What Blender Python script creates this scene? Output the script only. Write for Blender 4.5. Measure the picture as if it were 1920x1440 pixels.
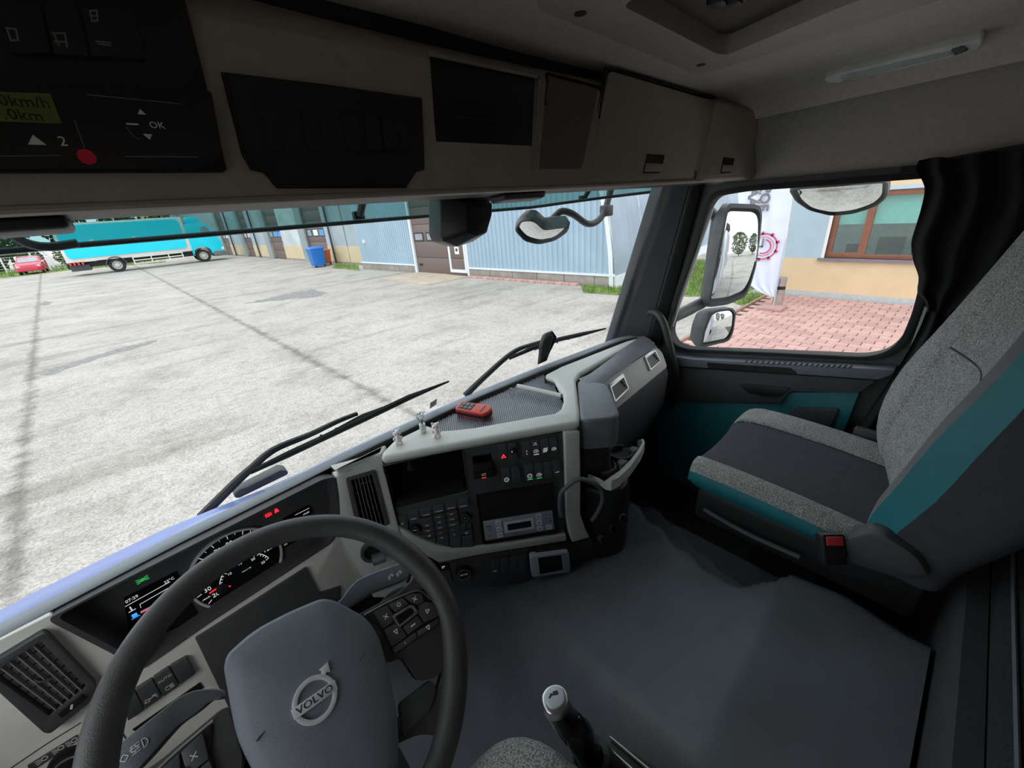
import bpy, bmesh, math, random
from mathutils import Vector as V, Matrix, geometry, noise
random.seed(7)
for _o in list(bpy.data.objects): bpy.data.objects.remove(_o)
sc = bpy.context.scene; COL = sc.collection
# ------------------------------------------------------------------ camera
H = 2.35                      # lens height above the yard, metres
OFF = V((0, 0, H))
FPX = 750.0                   # focal length in pixels of the 1920x1440 frame
def _cam_axes():
    X = V((1880-960, 315-720, FPX)).normalized()          # vanishing point of the cab's cross axis
    D = V((1086-960, 2440-720, FPX)).normalized()         # vanishing point of the verticals
    D = (D - X*D.dot(X)).normalized(); Z = -D; Y = Z.cross(X)
    return X, Y, Z
AX, AY, AZ = _cam_axes()
def todir(c): return V((AX.dot(c), AY.dot(c), AZ.dot(c)))
cam_d = bpy.data.cameras.new('camera'); cam = bpy.data.objects.new('camera', cam_d); COL.objects.link(cam)
cam_d.sensor_width = 36; cam_d.lens = 36*FPX/1920; cam_d.clip_start = .02; cam_d.clip_end = 500
_r, _u, _b = todir(V((1,0,0))), todir(V((0,-1,0))), todir(V((0,0,-1)))
cam.matrix_world = Matrix(((_r.x,_u.x,_b.x,0),(_r.y,_u.y,_b.y,0),(_r.z,_u.z,_b.z,H),(0,0,0,1)))
sc.camera = cam
# ------------------------------------------------------------------ sky, sun, exposure
w = bpy.data.worlds.new('sky'); sc.world = w; w.use_nodes = True
nt = w.node_tree; nt.nodes.clear()
_out = nt.nodes.new('ShaderNodeOutputWorld'); _bg = nt.nodes.new('ShaderNodeBackground')
_tc = nt.nodes.new('ShaderNodeTexCoord'); _no = nt.nodes.new('ShaderNodeTexNoise'); _rp = nt.nodes.new('ShaderNodeValToRGB')
_no.inputs['Scale'].default_value = 2.2; _no.inputs['Detail'].default_value = 6
_rp.color_ramp.elements[0].position = .38; _rp.color_ramp.elements[0].color = (.80,.88,1,1)
_rp.color_ramp.elements[1].position = .62; _rp.color_ramp.elements[1].color = (1,1,1,1)
nt.links.new(_tc.outputs['Generated'], _no.inputs['Vector']); nt.links.new(_no.outputs['Fac'], _rp.inputs['Fac'])
nt.links.new(_rp.outputs['Color'], _bg.inputs['Color']); nt.links.new(_bg.outputs['Background'], _out.inputs['Surface'])
_bg.inputs['Strength'].default_value = 1.0
sun_d = bpy.data.lights.new('sun', 'SUN'); sun = bpy.data.objects.new('sun', sun_d); COL.objects.link(sun)
sun_d.energy = .3; sun_d.angle = math.radians(25); sun_d.color = (1,.96,.9)
sun.rotation_euler = (math.radians(28), math.radians(-32), 0)
sun.location = (0, 0, 30)
vs = sc.view_settings; vs.view_transform = 'Standard'; vs.look = 'None'; vs.gamma = 1; vs.use_curve_mapping = False
vs.exposure = 1.0
# ------------------------------------------------------------------ pixel rays and working planes
def ray(px, py): return todir(V((px-960, py-720, FPX))).normalized()
def on(px, py, axis, val):
    d = ray(px, py); return d*(val/d[axis])
class Fr:
    """a plane in the place: origin o, u to the viewer's right, v up, n towards the viewer"""
    def __init__(s, o, u, v):
        s.o = V(o); s.u = V(u).normalized(); s.n = s.u.cross(V(v)).normalized(); s.v = s.n.cross(s.u)
    def ab(s, px, py, h=0):
        d = ray(px, py); q = d*((s.o+s.n*h).dot(s.n)/d.dot(s.n)) - s.o
        return (q.dot(s.u), q.dot(s.v))
    def P(s, a, b, h=0): return s.o + s.u*a + s.v*b + s.n*h
    def px(s, px, py, h=0): return s.P(*s.ab(px, py, h), h)
def crop(x0, y0, k): return lambda *p: [(x0+x/k, y0+y/k) for x, y in p]
# ------------------------------------------------------------------ mesh helpers (camera-relative metres)
def NB(): return bmesh.new()
def rnd2(pts, r, seg=4):
    if r <= 0: return pts
    out = []; n = len(pts)
    for i in range(n):
        a, b, c = V(pts[i-1]), V(pts[i]), V(pts[(i+1) % n])
        la, lc = (a-b).length, (c-b).length
        k = min(r, la*.45, lc*.45)
        if k < 1e-6: out.append(tuple(b)); continue
        p, q = b+(a-b)*(k/la), b+(c-b)*(k/lc)
        for j in range(seg+1):
            t = j/seg; out.append(tuple(p*(1-t)**2 + b*2*t*(1-t) + q*t*t))
    return out
def prism(bm, top, vec):
    t = [bm.verts.new(p) for p in top]; b = [bm.verts.new(p+vec) for p in top]; n = len(t)
    bm.faces.new(t); bm.faces.new(b[::-1])
    for i in range(n): bm.faces.new((t[i], b[i], b[(i+1) % n], t[(i+1) % n]))
    return t, b
def AB(F, pts, h): return [F.ab(x, y, h) for x, y in pts]
def slab_ab(bm, F, ab, h0, h1, r=0, seg=4):
    ab = rnd2(ab, r, seg); prism(bm, [F.P(a, b, h1) for a, b in ab], F.n*(h0-h1))
def slab(bm, F, pts, h0, h1, r=0, seg=4): slab_ab(bm, F, AB(F, pts, h1), h0, h1, r, seg)
def holed_ab(bm, F, outer, holes, h0, h1):
    loops = [outer]+holes
    tri = geometry.tessellate_polygon([[V((a, b, 0)) for a, b in l] for l in loops])
    flat = [p for l in loops for p in l]
    t = [bm.verts.new(F.P(a, b, h1)) for a, b in flat]; bt = [bm.verts.new(F.P(a, b, h0)) for a, b in flat]
    for f in tri:
        try: bm.faces.new([t[i] for i in f]); bm.faces.new([bt[i] for i in f[::-1]])
        except ValueError: pass
    k = 0
    for l in loops:
        n = len(l)
        for i in range(n):
            j = (i+1) % n; bm.faces.new((t[k+i], bt[k+i], bt[k+j], t[k+j]))
        k += n
def holed(bm, F, outer, holes, h0, h1, r=0, rh=0):
    holed_ab(bm, F, rnd2(AB(F, outer, h1), r), [rnd2(AB(F, q, h1), rh) for q in holes], h0, h1)
def boxf(bm, F, a0, a1, b0, b1, h0, h1, r=0):
    slab_ab(bm, F, [(a0,b0),(a1,b0),(a1,b1),(a0,b1)], h0, h1, r)
def box(bm, c, s):
    x, y, z = c; a, b, d = s[0]/2, s[1]/2, s[2]/2
    prism(bm, [V((x-a,y-b,z+d)),V((x+a,y-b,z+d)),V((x+a,y+b,z+d)),V((x-a,y+b,z+d))], V((0,0,-2*d)))
def cyl(bm, F, a, b, r, h0, h1, seg=24, r1=None):
    r1 = r if r1 is None else r1
    A = [bm.verts.new(F.P(a+r*math.cos(t*2*math.pi/seg), b+r*math.sin(t*2*math.pi/seg), h0)) for t in range(seg)]
    T = [bm.verts.new(F.P(a+r1*math.cos(t*2*math.pi/seg), b+r1*math.sin(t*2*math.pi/seg), h1)) for t in range(seg)]
    bm.faces.new(T); bm.faces.new(A[::-1])
    for i in range(seg): bm.faces.new((A[i], A[(i+1) % seg], T[(i+1) % seg], T[i]))
def ringf(bm, F, a, b, r0, r1, h0, h1, t0=0, t1=360, seg=48):
    """flat ring or arc of rectangular section"""
    full = abs(t1-t0) >= 360; n = seg if full else seg+1
    L = []
    for i in range(n):
        t = math.radians(t0+(t1-t0)*i/seg); c, s = math.cos(t), math.sin(t)
        L.append([bm.verts.new(F.P(a+r*c, b+r*s, h)) for r, h in ((r0,h0),(r0,h1),(r1,h1),(r1,h0))])
    for i in range(n if full else n-1):
        A, Bq = L[i], L[(i+1) % n]
        for k in range(4): bm.faces.new((A[k], A[(k+1) % 4], Bq[(k+1) % 4], Bq[k]))
    if not full: bm.faces.new(L[0]); bm.faces.new(L[-1][::-1])
def crom(pts, n=8, closed=False):
    pts = [V(p) for p in pts]; N = len(pts); out = []
    for i in range(N if closed else N-1):
        g = (lambda k: pts[k % N]) if closed else (lambda k: pts[min(max(k, 0), N-1)])
        p0, p1, p2, p3 = g(i-1), g(i), g(i+1), g(i+2)
        for j in range(n):
            t = j/n
            out.append(.5*((2*p1)+(p2-p0)*t+(2*p0-5*p1+4*p2-p3)*t*t+(3*p1-p0-3*p2+p3)*t**3))
    if not closed: out.append(pts[-1])
    return out
def tube(bm, pts, r, seg=10, closed=False, flat=1.0, up=None):
    """r: radius or list of radii; flat: squash of the second axis"""
    n = len(pts); rr = r if isinstance(r, (list, tuple)) else [r]*n
    rings = []; nrm = None
    for i in range(n):
        a = pts[i-1] if (i or closed) else pts[i]; b = pts[(i+1) % n] if (i < n-1 or closed) else pts[i]
        t = (b-a).normalized()
        if nrm is None:
            nrm = up if up else (V((0,0,1)) if abs(t.z) < .9 else V((1,0,0)))
        nrm = (nrm - t*nrm.dot(t)).normalized(); s = t.cross(nrm)
        rings.append([bm.verts.new(pts[i]+(nrm*math.cos(q)*flat+s*math.sin(q))*rr[i]) for q in [k*2*math.pi/seg for k in range(seg)]])
    for i in range(n if closed else n-1):
        A, Bq = rings[i], rings[(i+1) % n]
        for k in range(seg): bm.faces.new((A[k], A[(k+1) % seg], Bq[(k+1) % seg], Bq[k]))
    if not closed: bm.faces.new(rings[0][::-1]); bm.faces.new(rings[-1])
def loft(bm, rows, cap=False, wrap=False):
    R = [[bm.verts.new(p) for p in r] for r in rows]; m = len(rows[0])
    for i in range(len(R)-1):
        for k in range(m if wrap else m-1):
            bm.faces.new((R[i][k], R[i][(k+1) % m], R[i+1][(k+1) % m], R[i+1][k]))
    if cap: bm.faces.new(R[0][::-1]); bm.faces.new(R[-1])
    return R
def lathe(bm, prof, c, seg=16, ax=V((0,0,1)), cap=True):
    q = V((0,0,1)).rotation_difference(ax)
    loft(bm, [[c+q@V((r*math.cos(k*2*math.pi/seg), r*math.sin(k*2*math.pi/seg), z)) for k in range(seg)] for r, z in prof], cap=cap, wrap=True)
def strip(bm, F, pts, wd, h0, h1):
    """thin lines through ab points"""
    for p, q in zip(pts[:-1], pts[1:]):
        p, q = V(p), V(q); d = q-p
        if d.length < 1e-7: continue
        d.normalize(); s = V((-d.y, d.x))*wd/2; p = p-d*wd/2; q = q+d*wd/2
        slab_ab(bm, F, [tuple(p-s), tuple(q-s), tuple(q+s), tuple(p+s)], h0, h1)
# ------------------------------------------------------------------ objects
ORG = {}
def meta(o, label=None, cat=None, group=None, kind=None):
    if label: o['label'] = label
    if cat: o['category'] = cat
    if group: o['group'] = group
    if kind: o['kind'] = kind
    return o
def thing(name, label, cat, base, group=None):
    o = bpy.data.objects.new(name, None); COL.objects.link(o); o.empty_display_size = .05
    o.location = V(base)+OFF; ORG[o] = V(base)
    return meta(o, label, cat, group)
def mk(name, bm, mat, parent=None, bev=0, bseg=2, smooth=True, ang=35, sub=0, label=None, cat=None, group=None, kind=None, base=None):
    bmesh.ops.remove_doubles(bm, verts=bm.verts, dist=1e-5)
    bmesh.ops.recalc_face_normals(bm, faces=bm.faces)
    if bev:
        ed = [e for e in bm.edges if len(e.link_faces) == 2 and e.calc_face_angle(0) > .5]
        bmesh.ops.bevel(bm, geom=ed, offset=bev, segments=bseg, affect='EDGES', profile=.5, clamp_overlap=True)
    if parent is None:
        xs = [v.co for v in bm.verts]
        if base is None:
            base = V(((min(p.x for p in xs)+max(p.x for p in xs))/2, (min(p.y for p in xs)+max(p.y for p in xs))/2, min(p.z for p in xs)))
        og = V(base)
    else: og = ORG[parent]
    for v in bm.verts: v.co -= og
    me = bpy.data.meshes.new(name); bm.to_mesh(me); bm.free()
    if smooth:
        me.polygons.foreach_set('use_smooth', [True]*len(me.polygons)); me.set_sharp_from_angle(angle=math.radians(ang))
    if isinstance(mat, (list, tuple)):
        for m in mat: me.materials.append(m)
    else: me.materials.append(mat)
    o = bpy.data.objects.new(name, me); COL.objects.link(o); ORG[o] = og
    if parent is None: o.location = og+OFF
    else: o.parent = parent
    if sub:
        m = o.modifiers.new('sub', 'SUBSURF'); m.levels = sub; m.render_levels = sub
    return meta(o, label, cat, group, kind)
def copy_tree(o, parent=None, shift=None):
    c = o.copy(); COL.objects.link(c); c.parent = parent
    if shift is not None: c.location = o.location+shift
    for ch in list(o.children): copy_tree(ch, c)
    return c
def qslab(name, F, pts, h0, h1, mat, parent, r=0, bev=0, **k):
    bm = NB(); slab(bm, F, pts, h0, h1, r); return mk(name, bm, mat, parent, bev, **k)
def text(F, s, ab, size, mat, parent, h=0.0, rot=0, ext=.0002, name='lettering', align='CENTER', sx=1, bold=0):
    cu = bpy.data.curves.new('txt', 'FONT'); cu.body = s; cu.size = size; cu.extrude = ext; cu.resolution_u = 2; cu.offset = bold*size
    cu.align_x = align; cu.align_y = 'CENTER'
    t = bpy.data.objects.new('txt', cu); COL.objects.link(t)
    dg = bpy.context.evaluated_depsgraph_get(); me = bpy.data.meshes.new_from_object(t.evaluated_get(dg))
    bpy.data.objects.remove(t); bpy.data.curves.remove(cu)
    c, q = math.cos(rot), math.sin(rot); og = ORG[parent]
    for v in me.vertices:
        x, y, z = v.co.x*sx, v.co.y, v.co.z
        v.co = F.P(ab[0]+x*c-y*q, ab[1]+x*q+y*c, h+z) - og
    me.name = name; me.materials.clear(); me.materials.append(mat)
    o = bpy.data.objects.new(name, me); COL.objects.link(o); o.parent = parent; ORG[o] = og
    return o
# ------------------------------------------------------------------ materials
MATS = {}
def mat(name, col, rough=.5, metal=0, var=.12, vs=25, bump=0, bs=300, spec=.5, coat=0, emit=None, es=1, speck=None):
    if name in MATS: return MATS[name]
    m = bpy.data.materials.new(name); m.use_nodes = True; t = m.node_tree; n = t.nodes; L = t.links
    p = n['Principled BSDF']; p.inputs['Roughness'].default_value = rough; p.inputs['Metallic'].default_value = metal
    p.inputs['Specular IOR Level'].default_value = spec; p.inputs['Coat Weight'].default_value = coat
    tc = n.new('ShaderNodeTexCoord'); no = n.new('ShaderNodeTexNoise'); no.inputs['Scale'].default_value = vs; no.inputs['Detail'].default_value = 5
    L.new(tc.outputs['Object'], no.inputs['Vector'])
    rp = n.new('ShaderNodeValToRGB'); e = rp.color_ramp.elements
    e[0].position, e[1].position = .3, .7
    e[0].color = tuple(c*(1-var) for c in col)+(1,); e[1].color = tuple(min(1, c*(1+var)) for c in col)+(1,)
    L.new(no.outputs['Fac'], rp.inputs['Fac']); out = rp.outputs['Color']
    if speck:
        n2 = n.new('ShaderNodeTexNoise'); n2.inputs['Scale'].default_value = speck[0]; n2.inputs['Detail'].default_value = 2
        r2 = n.new('ShaderNodeValToRGB'); r2.color_ramp.elements[0].position = .42; r2.color_ramp.elements[1].position = .58
        L.new(tc.outputs['Object'], n2.inputs['Vector']); L.new(n2.outputs['Fac'], r2.inputs['Fac'])
        r2.color_ramp.elements[0].color = speck[1]+(1,); r2.color_ramp.elements[1].color = speck[2]+(1,)
        mx = n.new('ShaderNodeMix'); mx.data_type = 'RGBA'; mx.blend_type = 'MULTIPLY'; mx.inputs[0].default_value = 1
        L.new(out, mx.inputs[6]); L.new(r2.outputs['Color'], mx.inputs[7]); out = mx.outputs[2]
    L.new(out, p.inputs['Base Color'])
    if bump:
        nb = n.new('ShaderNodeTexNoise'); nb.inputs['Scale'].default_value = bs; nb.inputs['Detail'].default_value = 3
        b = n.new('ShaderNodeBump'); b.inputs['Strength'].default_value = bump; b.inputs['Distance'].default_value = .002
        L.new(tc.outputs['Object'], nb.inputs['Vector']); L.new(nb.outputs['Fac'], b.inputs['Height']); L.new(b.outputs['Normal'], p.inputs['Normal'])
    if emit:
        p.inputs['Emission Color'].default_value = emit+(1,); p.inputs['Emission Strength'].default_value = es
    MATS[name] = m; return m
def glass(name, tint=(1,1,1), refl=.02):
    m = bpy.data.materials.new(name); m.use_nodes = True; t = m.node_tree; n = t.nodes; L = t.links; n.clear()
    o = n.new('ShaderNodeOutputMaterial'); tr = n.new('ShaderNodeBsdfTransparent'); gl = n.new('ShaderNodeBsdfGlossy')
    tr.inputs['Color'].default_value = tint+(1,); gl.inputs['Roughness'].default_value = .02
    mx = n.new('ShaderNodeMixShader'); lw = n.new('ShaderNodeLayerWeight')
    pw = n.new('ShaderNodeMath'); pw.operation = 'POWER'; pw.inputs[1].default_value = 5; fr = n.new('ShaderNodeMath'); fr.operation = 'MULTIPLY_ADD'
    fr.inputs[1].default_value = .5; fr.inputs[2].default_value = refl; L.new(lw.outputs['Facing'], pw.inputs[0]); L.new(pw.outputs[0], fr.inputs[0])
    L.new(fr.outputs[0], mx.inputs['Fac']); L.new(tr.outputs['BSDF'], mx.inputs[1]); L.new(gl.outputs['BSDF'], mx.inputs[2])
    L.new(mx.outputs['Shader'], o.inputs['Surface']); MATS[name] = m; return m
def mirror(name):
    return mat(name, (.82,.84,.85), .015, 1, var=.01)
SILVER = mat('dash silver plastic', (.60,.61,.575), .48, var=.03, bump=.12, bs=1500)
BEIGE = mat('driver panel beige plastic', (.82,.81,.755), .5, var=.03, bump=.12, bs=1500)
LEDGE = mat('slate ledge plastic', (.25,.28,.31), .5, var=.05, bump=.2, bs=900)
DARK = mat('charcoal plastic', (.07,.07,.074), .55, var=.12, bump=.2, bs=1200)
DARK2 = mat('graphite pad plastic', (.15,.163,.182), .42, var=.1, bump=.3, bs=900)
BLACK = mat('black plastic', (.014,.014,.015), .5, var=.1)
GLOSSBLK = mat('gloss black plastic', (.006,.006,.007), .12, var=.05)
SWITCH = mat('switch key plastic', (.078,.08,.086), .45, var=.1)
SCREEN = mat('dark display glass', (.006,.007,.009), .1, var=.05)
WHITE = mat('white print', (.8,.8,.8), .6, var=.02)
LITPR = mat('backlit white legend', (.8,.8,.8), .6, var=.02, emit=(.8,.8,.8), es=.16)
GREYPR = mat('grey print', (.5,.5,.5), .6, var=.02, emit=(.5,.5,.5), es=.09)  # slight glow added so the legends read on the dark keys
DIMPR = mat('dim grey print', (.22,.21,.20), .6, var=.02)
SLAT = mat('vent slat plastic', (.24,.237,.232), .4, var=.05)
CHROME = mat('chrome', (.7,.71,.72), .18, 1, var=.03)
SATIN = mat('satin metal', (.55,.56,.57), .32, 1, var=.04)
REDL = mat('red tell-tale', (.8,.02,.03), .4, emit=(1,.03,.05), es=.7)
GREENL = mat('green tell-tale', (.05,.5,.1), .4, emit=(.05,.7,.15), es=.35)
BLUEL = mat('blue tell-tale', (.05,.3,.8), .4, emit=(.05,.35,1), es=.5)
WHITEL = mat('lit dial print', (.7,.7,.7), .5, emit=(.8,.8,.8), es=.3)
LEATHER = mat('black leather', (.07,.069,.07), .42, var=.15, bump=.35, bs=700)
HUB = mat('airbag cover plastic', (.20,.22,.26), .42, var=.06, bump=.35, bs=1100)
TRIM = mat('taupe overhead plastic', (.43,.37,.32), .65, var=.05, bump=.2, bs=900)
LINING = mat('roof lining felt', (.68,.625,.565), .9, var=.08, vs=120, bump=.3, bs=600)
SIDELIN = mat('side lining felt', (.42,.40,.36), .9, var=.08, vs=120, bump=.3, bs=600)
TUNNEL = mat('rubber tunnel mat', (.125,.135,.155), .5, var=.14, vs=8, bump=.3, bs=500)
CARPET = mat('black carpet', (.022,.024,.026), .95, var=.5, vs=300, bump=.6, bs=500)
CURTAIN = mat('black curtain cloth', (.010,.010,.011), .95, var=.3, vs=60, bump=.4, bs=700)
FABRIC = mat('grey melange cloth', (.46,.46,.45), .95, var=.1, vs=30, bump=.4, bs=600, speck=(420,(.35,.35,.34),(1,1,1)))
FABRICD = mat('dark seat cloth', (.06,.064,.076), .9, var=.1, vs=40, bump=.3, bs=600)
TEAL = mat('teal leatherette', (.012,.17,.20), .5, var=.08, bump=.25, bs=600)
BELT = mat('seat belt webbing', (.012,.012,.013), .8, var=.2, vs=200)
RUBBER = mat('black rubber', (.012,.012,.012), .6, var=.15)
OUTGREY = mat('weathered mirror shell', (.06,.065,.07), .5, var=.2, vs=20, bump=.2, bs=200)
MIRROR = mirror('mirror silvering')
GLASS = glass('window glass', (.975,.985,.98), .012)
VISOR = glass('smoked visor acrylic', (.52,.66,.65), .03)
XV, YV, ZV = V((1,0,0)), V((0,1,0)), V((0,0,1))
# ================================================================== the cab shell
XL, XR = -.56, 1.62          # inner faces of the side walls
T = lambda z: Fr((0,0,z), XV, YV)
FLOORZ = -1.25
# --- floor
bm = NB(); boxf(bm, T(FLOORZ), XL-.05, XR+.05, -1.0, 1.06, -.03, 0)
mk('floor', bm, CARPET, kind='structure')
# --- roof lining: cross-section along X, swept along Y (curved into the side walls)
def roof_prof(y):
    k = max(0, (.66-y))*.03
    z = .272+k
    return [(XL, -.02), (XL, z-.06), (XL+.02, z-.02), (XL+.07, z), (.5, z+.015), (XR-.13, z), (XR-.06, z-.018), (XR-.025, z-.045), (XR-.012, z-.075)]
rows_in, hole = [], None
ys = [.80,.75,.70,.66,.6,.5,.4,.3,.2,.1,0,-.1,-.3,-.6,-1.0]
bm = NB()
loft(bm, [[V((x, y, z)) for x, z in roof_prof(y)[1:]] for y in ys])
bmesh.ops.recalc_face_normals(bm, faces=bm.faces)
g = bmesh.ops.extrude_face_region(bm, geom=bm.faces[:])
for v in [e for e in g['geom'] if isinstance(e, bmesh.types.BMVert)]: v.co.z += .05; v.co.x += .03 if v.co.x > 1 else (-.03 if v.co.x < 0 else 0)
mk('ceiling', bm, LINING, kind='structure', ang=50)
# --- side walls
SW = Fr((XR,0,0), (0,-1,0), ZV)            # passenger side, viewer's right is -Y
SL = Fr((XL,0,0), (0,1,0), ZV)
def wall_side(name, F, s, zwin):
    bm = NB()
    # outline minus door opening; a = -Y on the passenger side, +Y on the driver's side
    f = (lambda y: -y) if s > 0 else (lambda y: y)
    outer = [(f(y), z) for y, z in ((1.04,FLOORZ),(1.04,-.55),(.80,.2),(.7,.24),(-1.0,.3),(-1.0,FLOORZ))]
    hole = [(f(y), z) for y, z in ((.88,-1.2),(.9,-.5),(.74,-.01),(-.02,-.002),(-.05,-.45),(-.02,-1.2))]
    holed_ab(bm, F, outer, [hole], -.06, 0)
    return mk(name, bm, SIDELIN, kind='structure')
wall_side('wall_right', SW, 1, 0); wall_side('wall_left', SL, -1, 0)
bm = NB(); boxf(bm, Fr((0,-1.0,0), XV, ZV), XL, XR, FLOORZ, .3, -.05, 0)
mk('wall_back', bm, SIDELIN, kind='structure')
bm = NB(); boxf(bm, Fr((0,1.0,0), XV, ZV), XL, XR, FLOORZ, -.66, -.04, 0)
mk('wall_front', bm, BLACK, kind='structure')
# --- windshield: bowed pane
WS = [(-.56,.88),(-.355,.935),(-.107,.97),(.115,.99),(.246,1.005),(.55,1.022),(.694,1.025),(1.0,1.015),(1.248,.995),(1.40,.985),(1.5,.972),(1.58,.93)]   # lower edge x,y at z=-.57
def ws_y(x):
    for (x0,y0),(x1,y1) in zip(WS[:-1], WS[1:]):
        if x <= x1: return y0+(y1-y0)*(x-x0)/(x1-x0)
    return WS[-1][1]
RAKE = .30
def ws_pt(x, z, d=0): return V((x, ws_y(x)+d-RAKE*(z+.57), z))
wx = [-.56+i*(2.14/40) for i in range(41)]; wz = [-.64+i*.82/12 for i in range(13)]
bm = NB(); loft(bm, [[ws_pt(x, z, .012) for x in wx] for z in wz])
g = bmesh.ops.extrude_face_region(bm, geom=bm.faces[:])
for v in [e for e in g['geom'] if isinstance(e, bmesh.types.BMVert)]: v.co.y += .006
mk('window_1', bm, GLASS, kind='structure', ang=60)
# rubber surround of the windshield top, behind the overhead console
bm = NB(); loft(bm, [[ws_pt(x, z, .01-d) for x in wx] for z, d in ((.045,.0),(.045,.06),(.30,.06),(.30,0))], wrap=False)
mk('trim_1', bm, BLACK, kind='structure')
# --- A pillar trims
def pillar(name, pts, m=DARK, **k):
    bm = NB(); lo, hi = pts
    rows = []
    for i in range(9):
        t = i/8; row = []
        for a, b in zip(lo, hi): row.append(V(a)*(1-t)+V(b)*t)
        rows.append(row)
    loft(bm, rows, cap=True, wrap=True)
    return mk(name, bm, m, kind='structure', bev=.006, **k)
b0 = on(1148,636,0,1.5); t0 = on(1250,345,0,1.5); b1 = on(1215,636,0,1.56); t1 = on(1297,345,0,1.56)
b2 = on(1238,650,0,1.585); t2 = on(1322,345,0,1.585)
pillar('trim_2', ([b0+V((.0,.05,-.05)), b0, b0+V((.02,-.01,0)), b1, b1+V((.09,.1,0)), b0+V((.14,.08,0))],
                 [t0+V((0,.05,.03)), t0+V((0,0,.03)), t0+V((.02,-.01,.03)), t1+V((0,0,.03)), t1+V((.09,.1,.03)), t0+V((.14,.08,.03))]), mat('pillar plastic', (.09,.094,.103), .5, var=.06, bump=.2, bs=800))
pillar('trim_3', ([b1, b1+V((.005,-.012,0)), b2, b2+V((.05,.06,0)), b1+V((.08,.09,0))],
                 [t1+V((0,0,.03)), t1+V((.005,-.012,.03)), t2+V((0,0,.03)), t2+V((.05,.06,.03)), t1+V((.08,.09,.03))]), BLACK)
# far-side A pillar (driver's side)
pillar('trim_4', ([V((-.56,.80,-.62)),V((-.47,.93,-.62)),V((-.47,.98,-.62)),V((-.62,.95,-.62))],[V((-.56,.66,.1)),V((-.47,.74,.1)),V((-.47,.79,.1)),V((-.62,.76,.1))]), DARK)
# thin bolt cover on the pillar
# --- passenger door
DR = Fr((1.6,0,0), (0,-1,0), ZV)
door = thing('door_1', 'passenger door', 'door', (1.6,.4,FLOORZ)); door['kind'] = 'structure'; del door['category']; del door['label']
winpx = [(1340,362),(1400,352),(1560,340),(1790,322),(1772,400),(1722,590),(1700,640),(1672,664),(1630,673),(1450,664),(1290,657),(1264,650),(1252,628),(1262,570),(1300,462),(1322,390)]
bm = NB()
outer = AB(DR, [(1318,347),(1800,303),(1800,420),(1745,600),(1712,690),(1640,900),(1600,1080),(1180,1080),(1215,690),(1228,640)], 0)
holed_ab(bm, DR, outer, [rnd2(AB(DR, winpx, 0), .02)], -.045, 0)
mk('door_shell', bm, DARK, door, bev=.004)
bm = NB(); W1 = AB(DR, winpx, 0)
cen = V((sum(a for a,b in W1)/len(W1), sum(b for a,b in W1)/len(W1)))
ino = [tuple(cen+(V(p)-cen)*.965) for p in W1]; outo = [tuple(cen+(V(p)-cen)*1.012) for p in W1]
holed_ab(bm, DR, rnd2(outo, .02), [rnd2(ino, .03)], -.035, .012)
mk('window_seal', bm, RUBBER, door, bev=.003)
bm = NB(); slab_ab(bm, DR, rnd2([tuple(cen+(V(p)-cen)*.995) for p in W1], .02), -.024, -.02)
mk('window_pane', bm, GLASS, door)
# pale painted strip of the body between pillar and door
bm = NB(); a = on(1250,640,0,1.61); b = on(1335,392,0,1.61)
tube(bm, [a+(b-a)*(i/6) for i in range(7)], .006, 6); mk('door_edge_strip', bm, mat('body white paint', (.75,.77,.78), .3, coat=.5, var=.03), door)
# sill ledge with demister slots and tray
bm = NB(); slab(bm, DR, [(1255,668),(1300,674),(1500,684),(1680,694),(1668,704),(1645,712),(1560,706),(1262,686)], 0, .055, r=.006)
mk('sill_ledge', bm, mat('sill plastic', (.16,.18,.21), .45, var=.08, bump=.2, bs=800), door, bev=.006)
bm = NB(); slab(bm, DR, [(1325,680),(1482,690),(1495,700),(1490,702),(1328,690)], .0, .0565, r=.004); mk('sill_tray', bm, BLACK, door)
F = Fr((1.6,0,0), (0,-1,0), ZV)
for i in range(20):
    x = 1400+i*(195/19); y = 677+i*(11/19)
    a, b = DR.ab(x, y, .0555); bm = NB(); slab_ab(bm, DR, [(a-.006,b-.006),(a-.002,b-.006),(a+.006,b+.006),(a+.002,b+.006)], .05, .057)
    mk('demister_slot', bm, BLACK, door)
bm = NB(); slab(bm, DR, [(1262,688),(1560,708),(1642,714),(1612,736),(1482,734),(1462,756),(1320,754),(1245,752),(1240,700)], 0, .04, r=.008); mk('door_belt_panel', bm, DARK, door, bev=.006)
bm = NB(); slab(bm, DR, [(1385,722),(1395,720),(1480,728),(1466,742),(1450,746),(1405,738)], .03, .046, r=.006); mk('pull_handle', bm, BLACK, door, bev=.003)
bm = NB(); slab(bm, DR, [(1225,752),(1320,755),(1458,757),(1478,736),(1612,735),(1590,790),(1562,850),(1520,900),(1400,960),(1220,960)], 0, .025, r=.01); mk('teal_insert', bm, TEAL, door, bev=.006, label='teal panel on the door')
bm = NB(); slab(bm, DR, [(1488,764),(1575,766),(1546,824),(1500,850),(1452,835),(1460,798)], .0, .034, r=.012); mk('door_pocket', bm, DARK, door, bev=.004)
bm = NB(); slab(bm, DR, [(1225,960),(1520,900),(1500,1060),(1210,1060)], 0, .03); mk('lower_door_panel', bm, BLACK, door)
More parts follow.
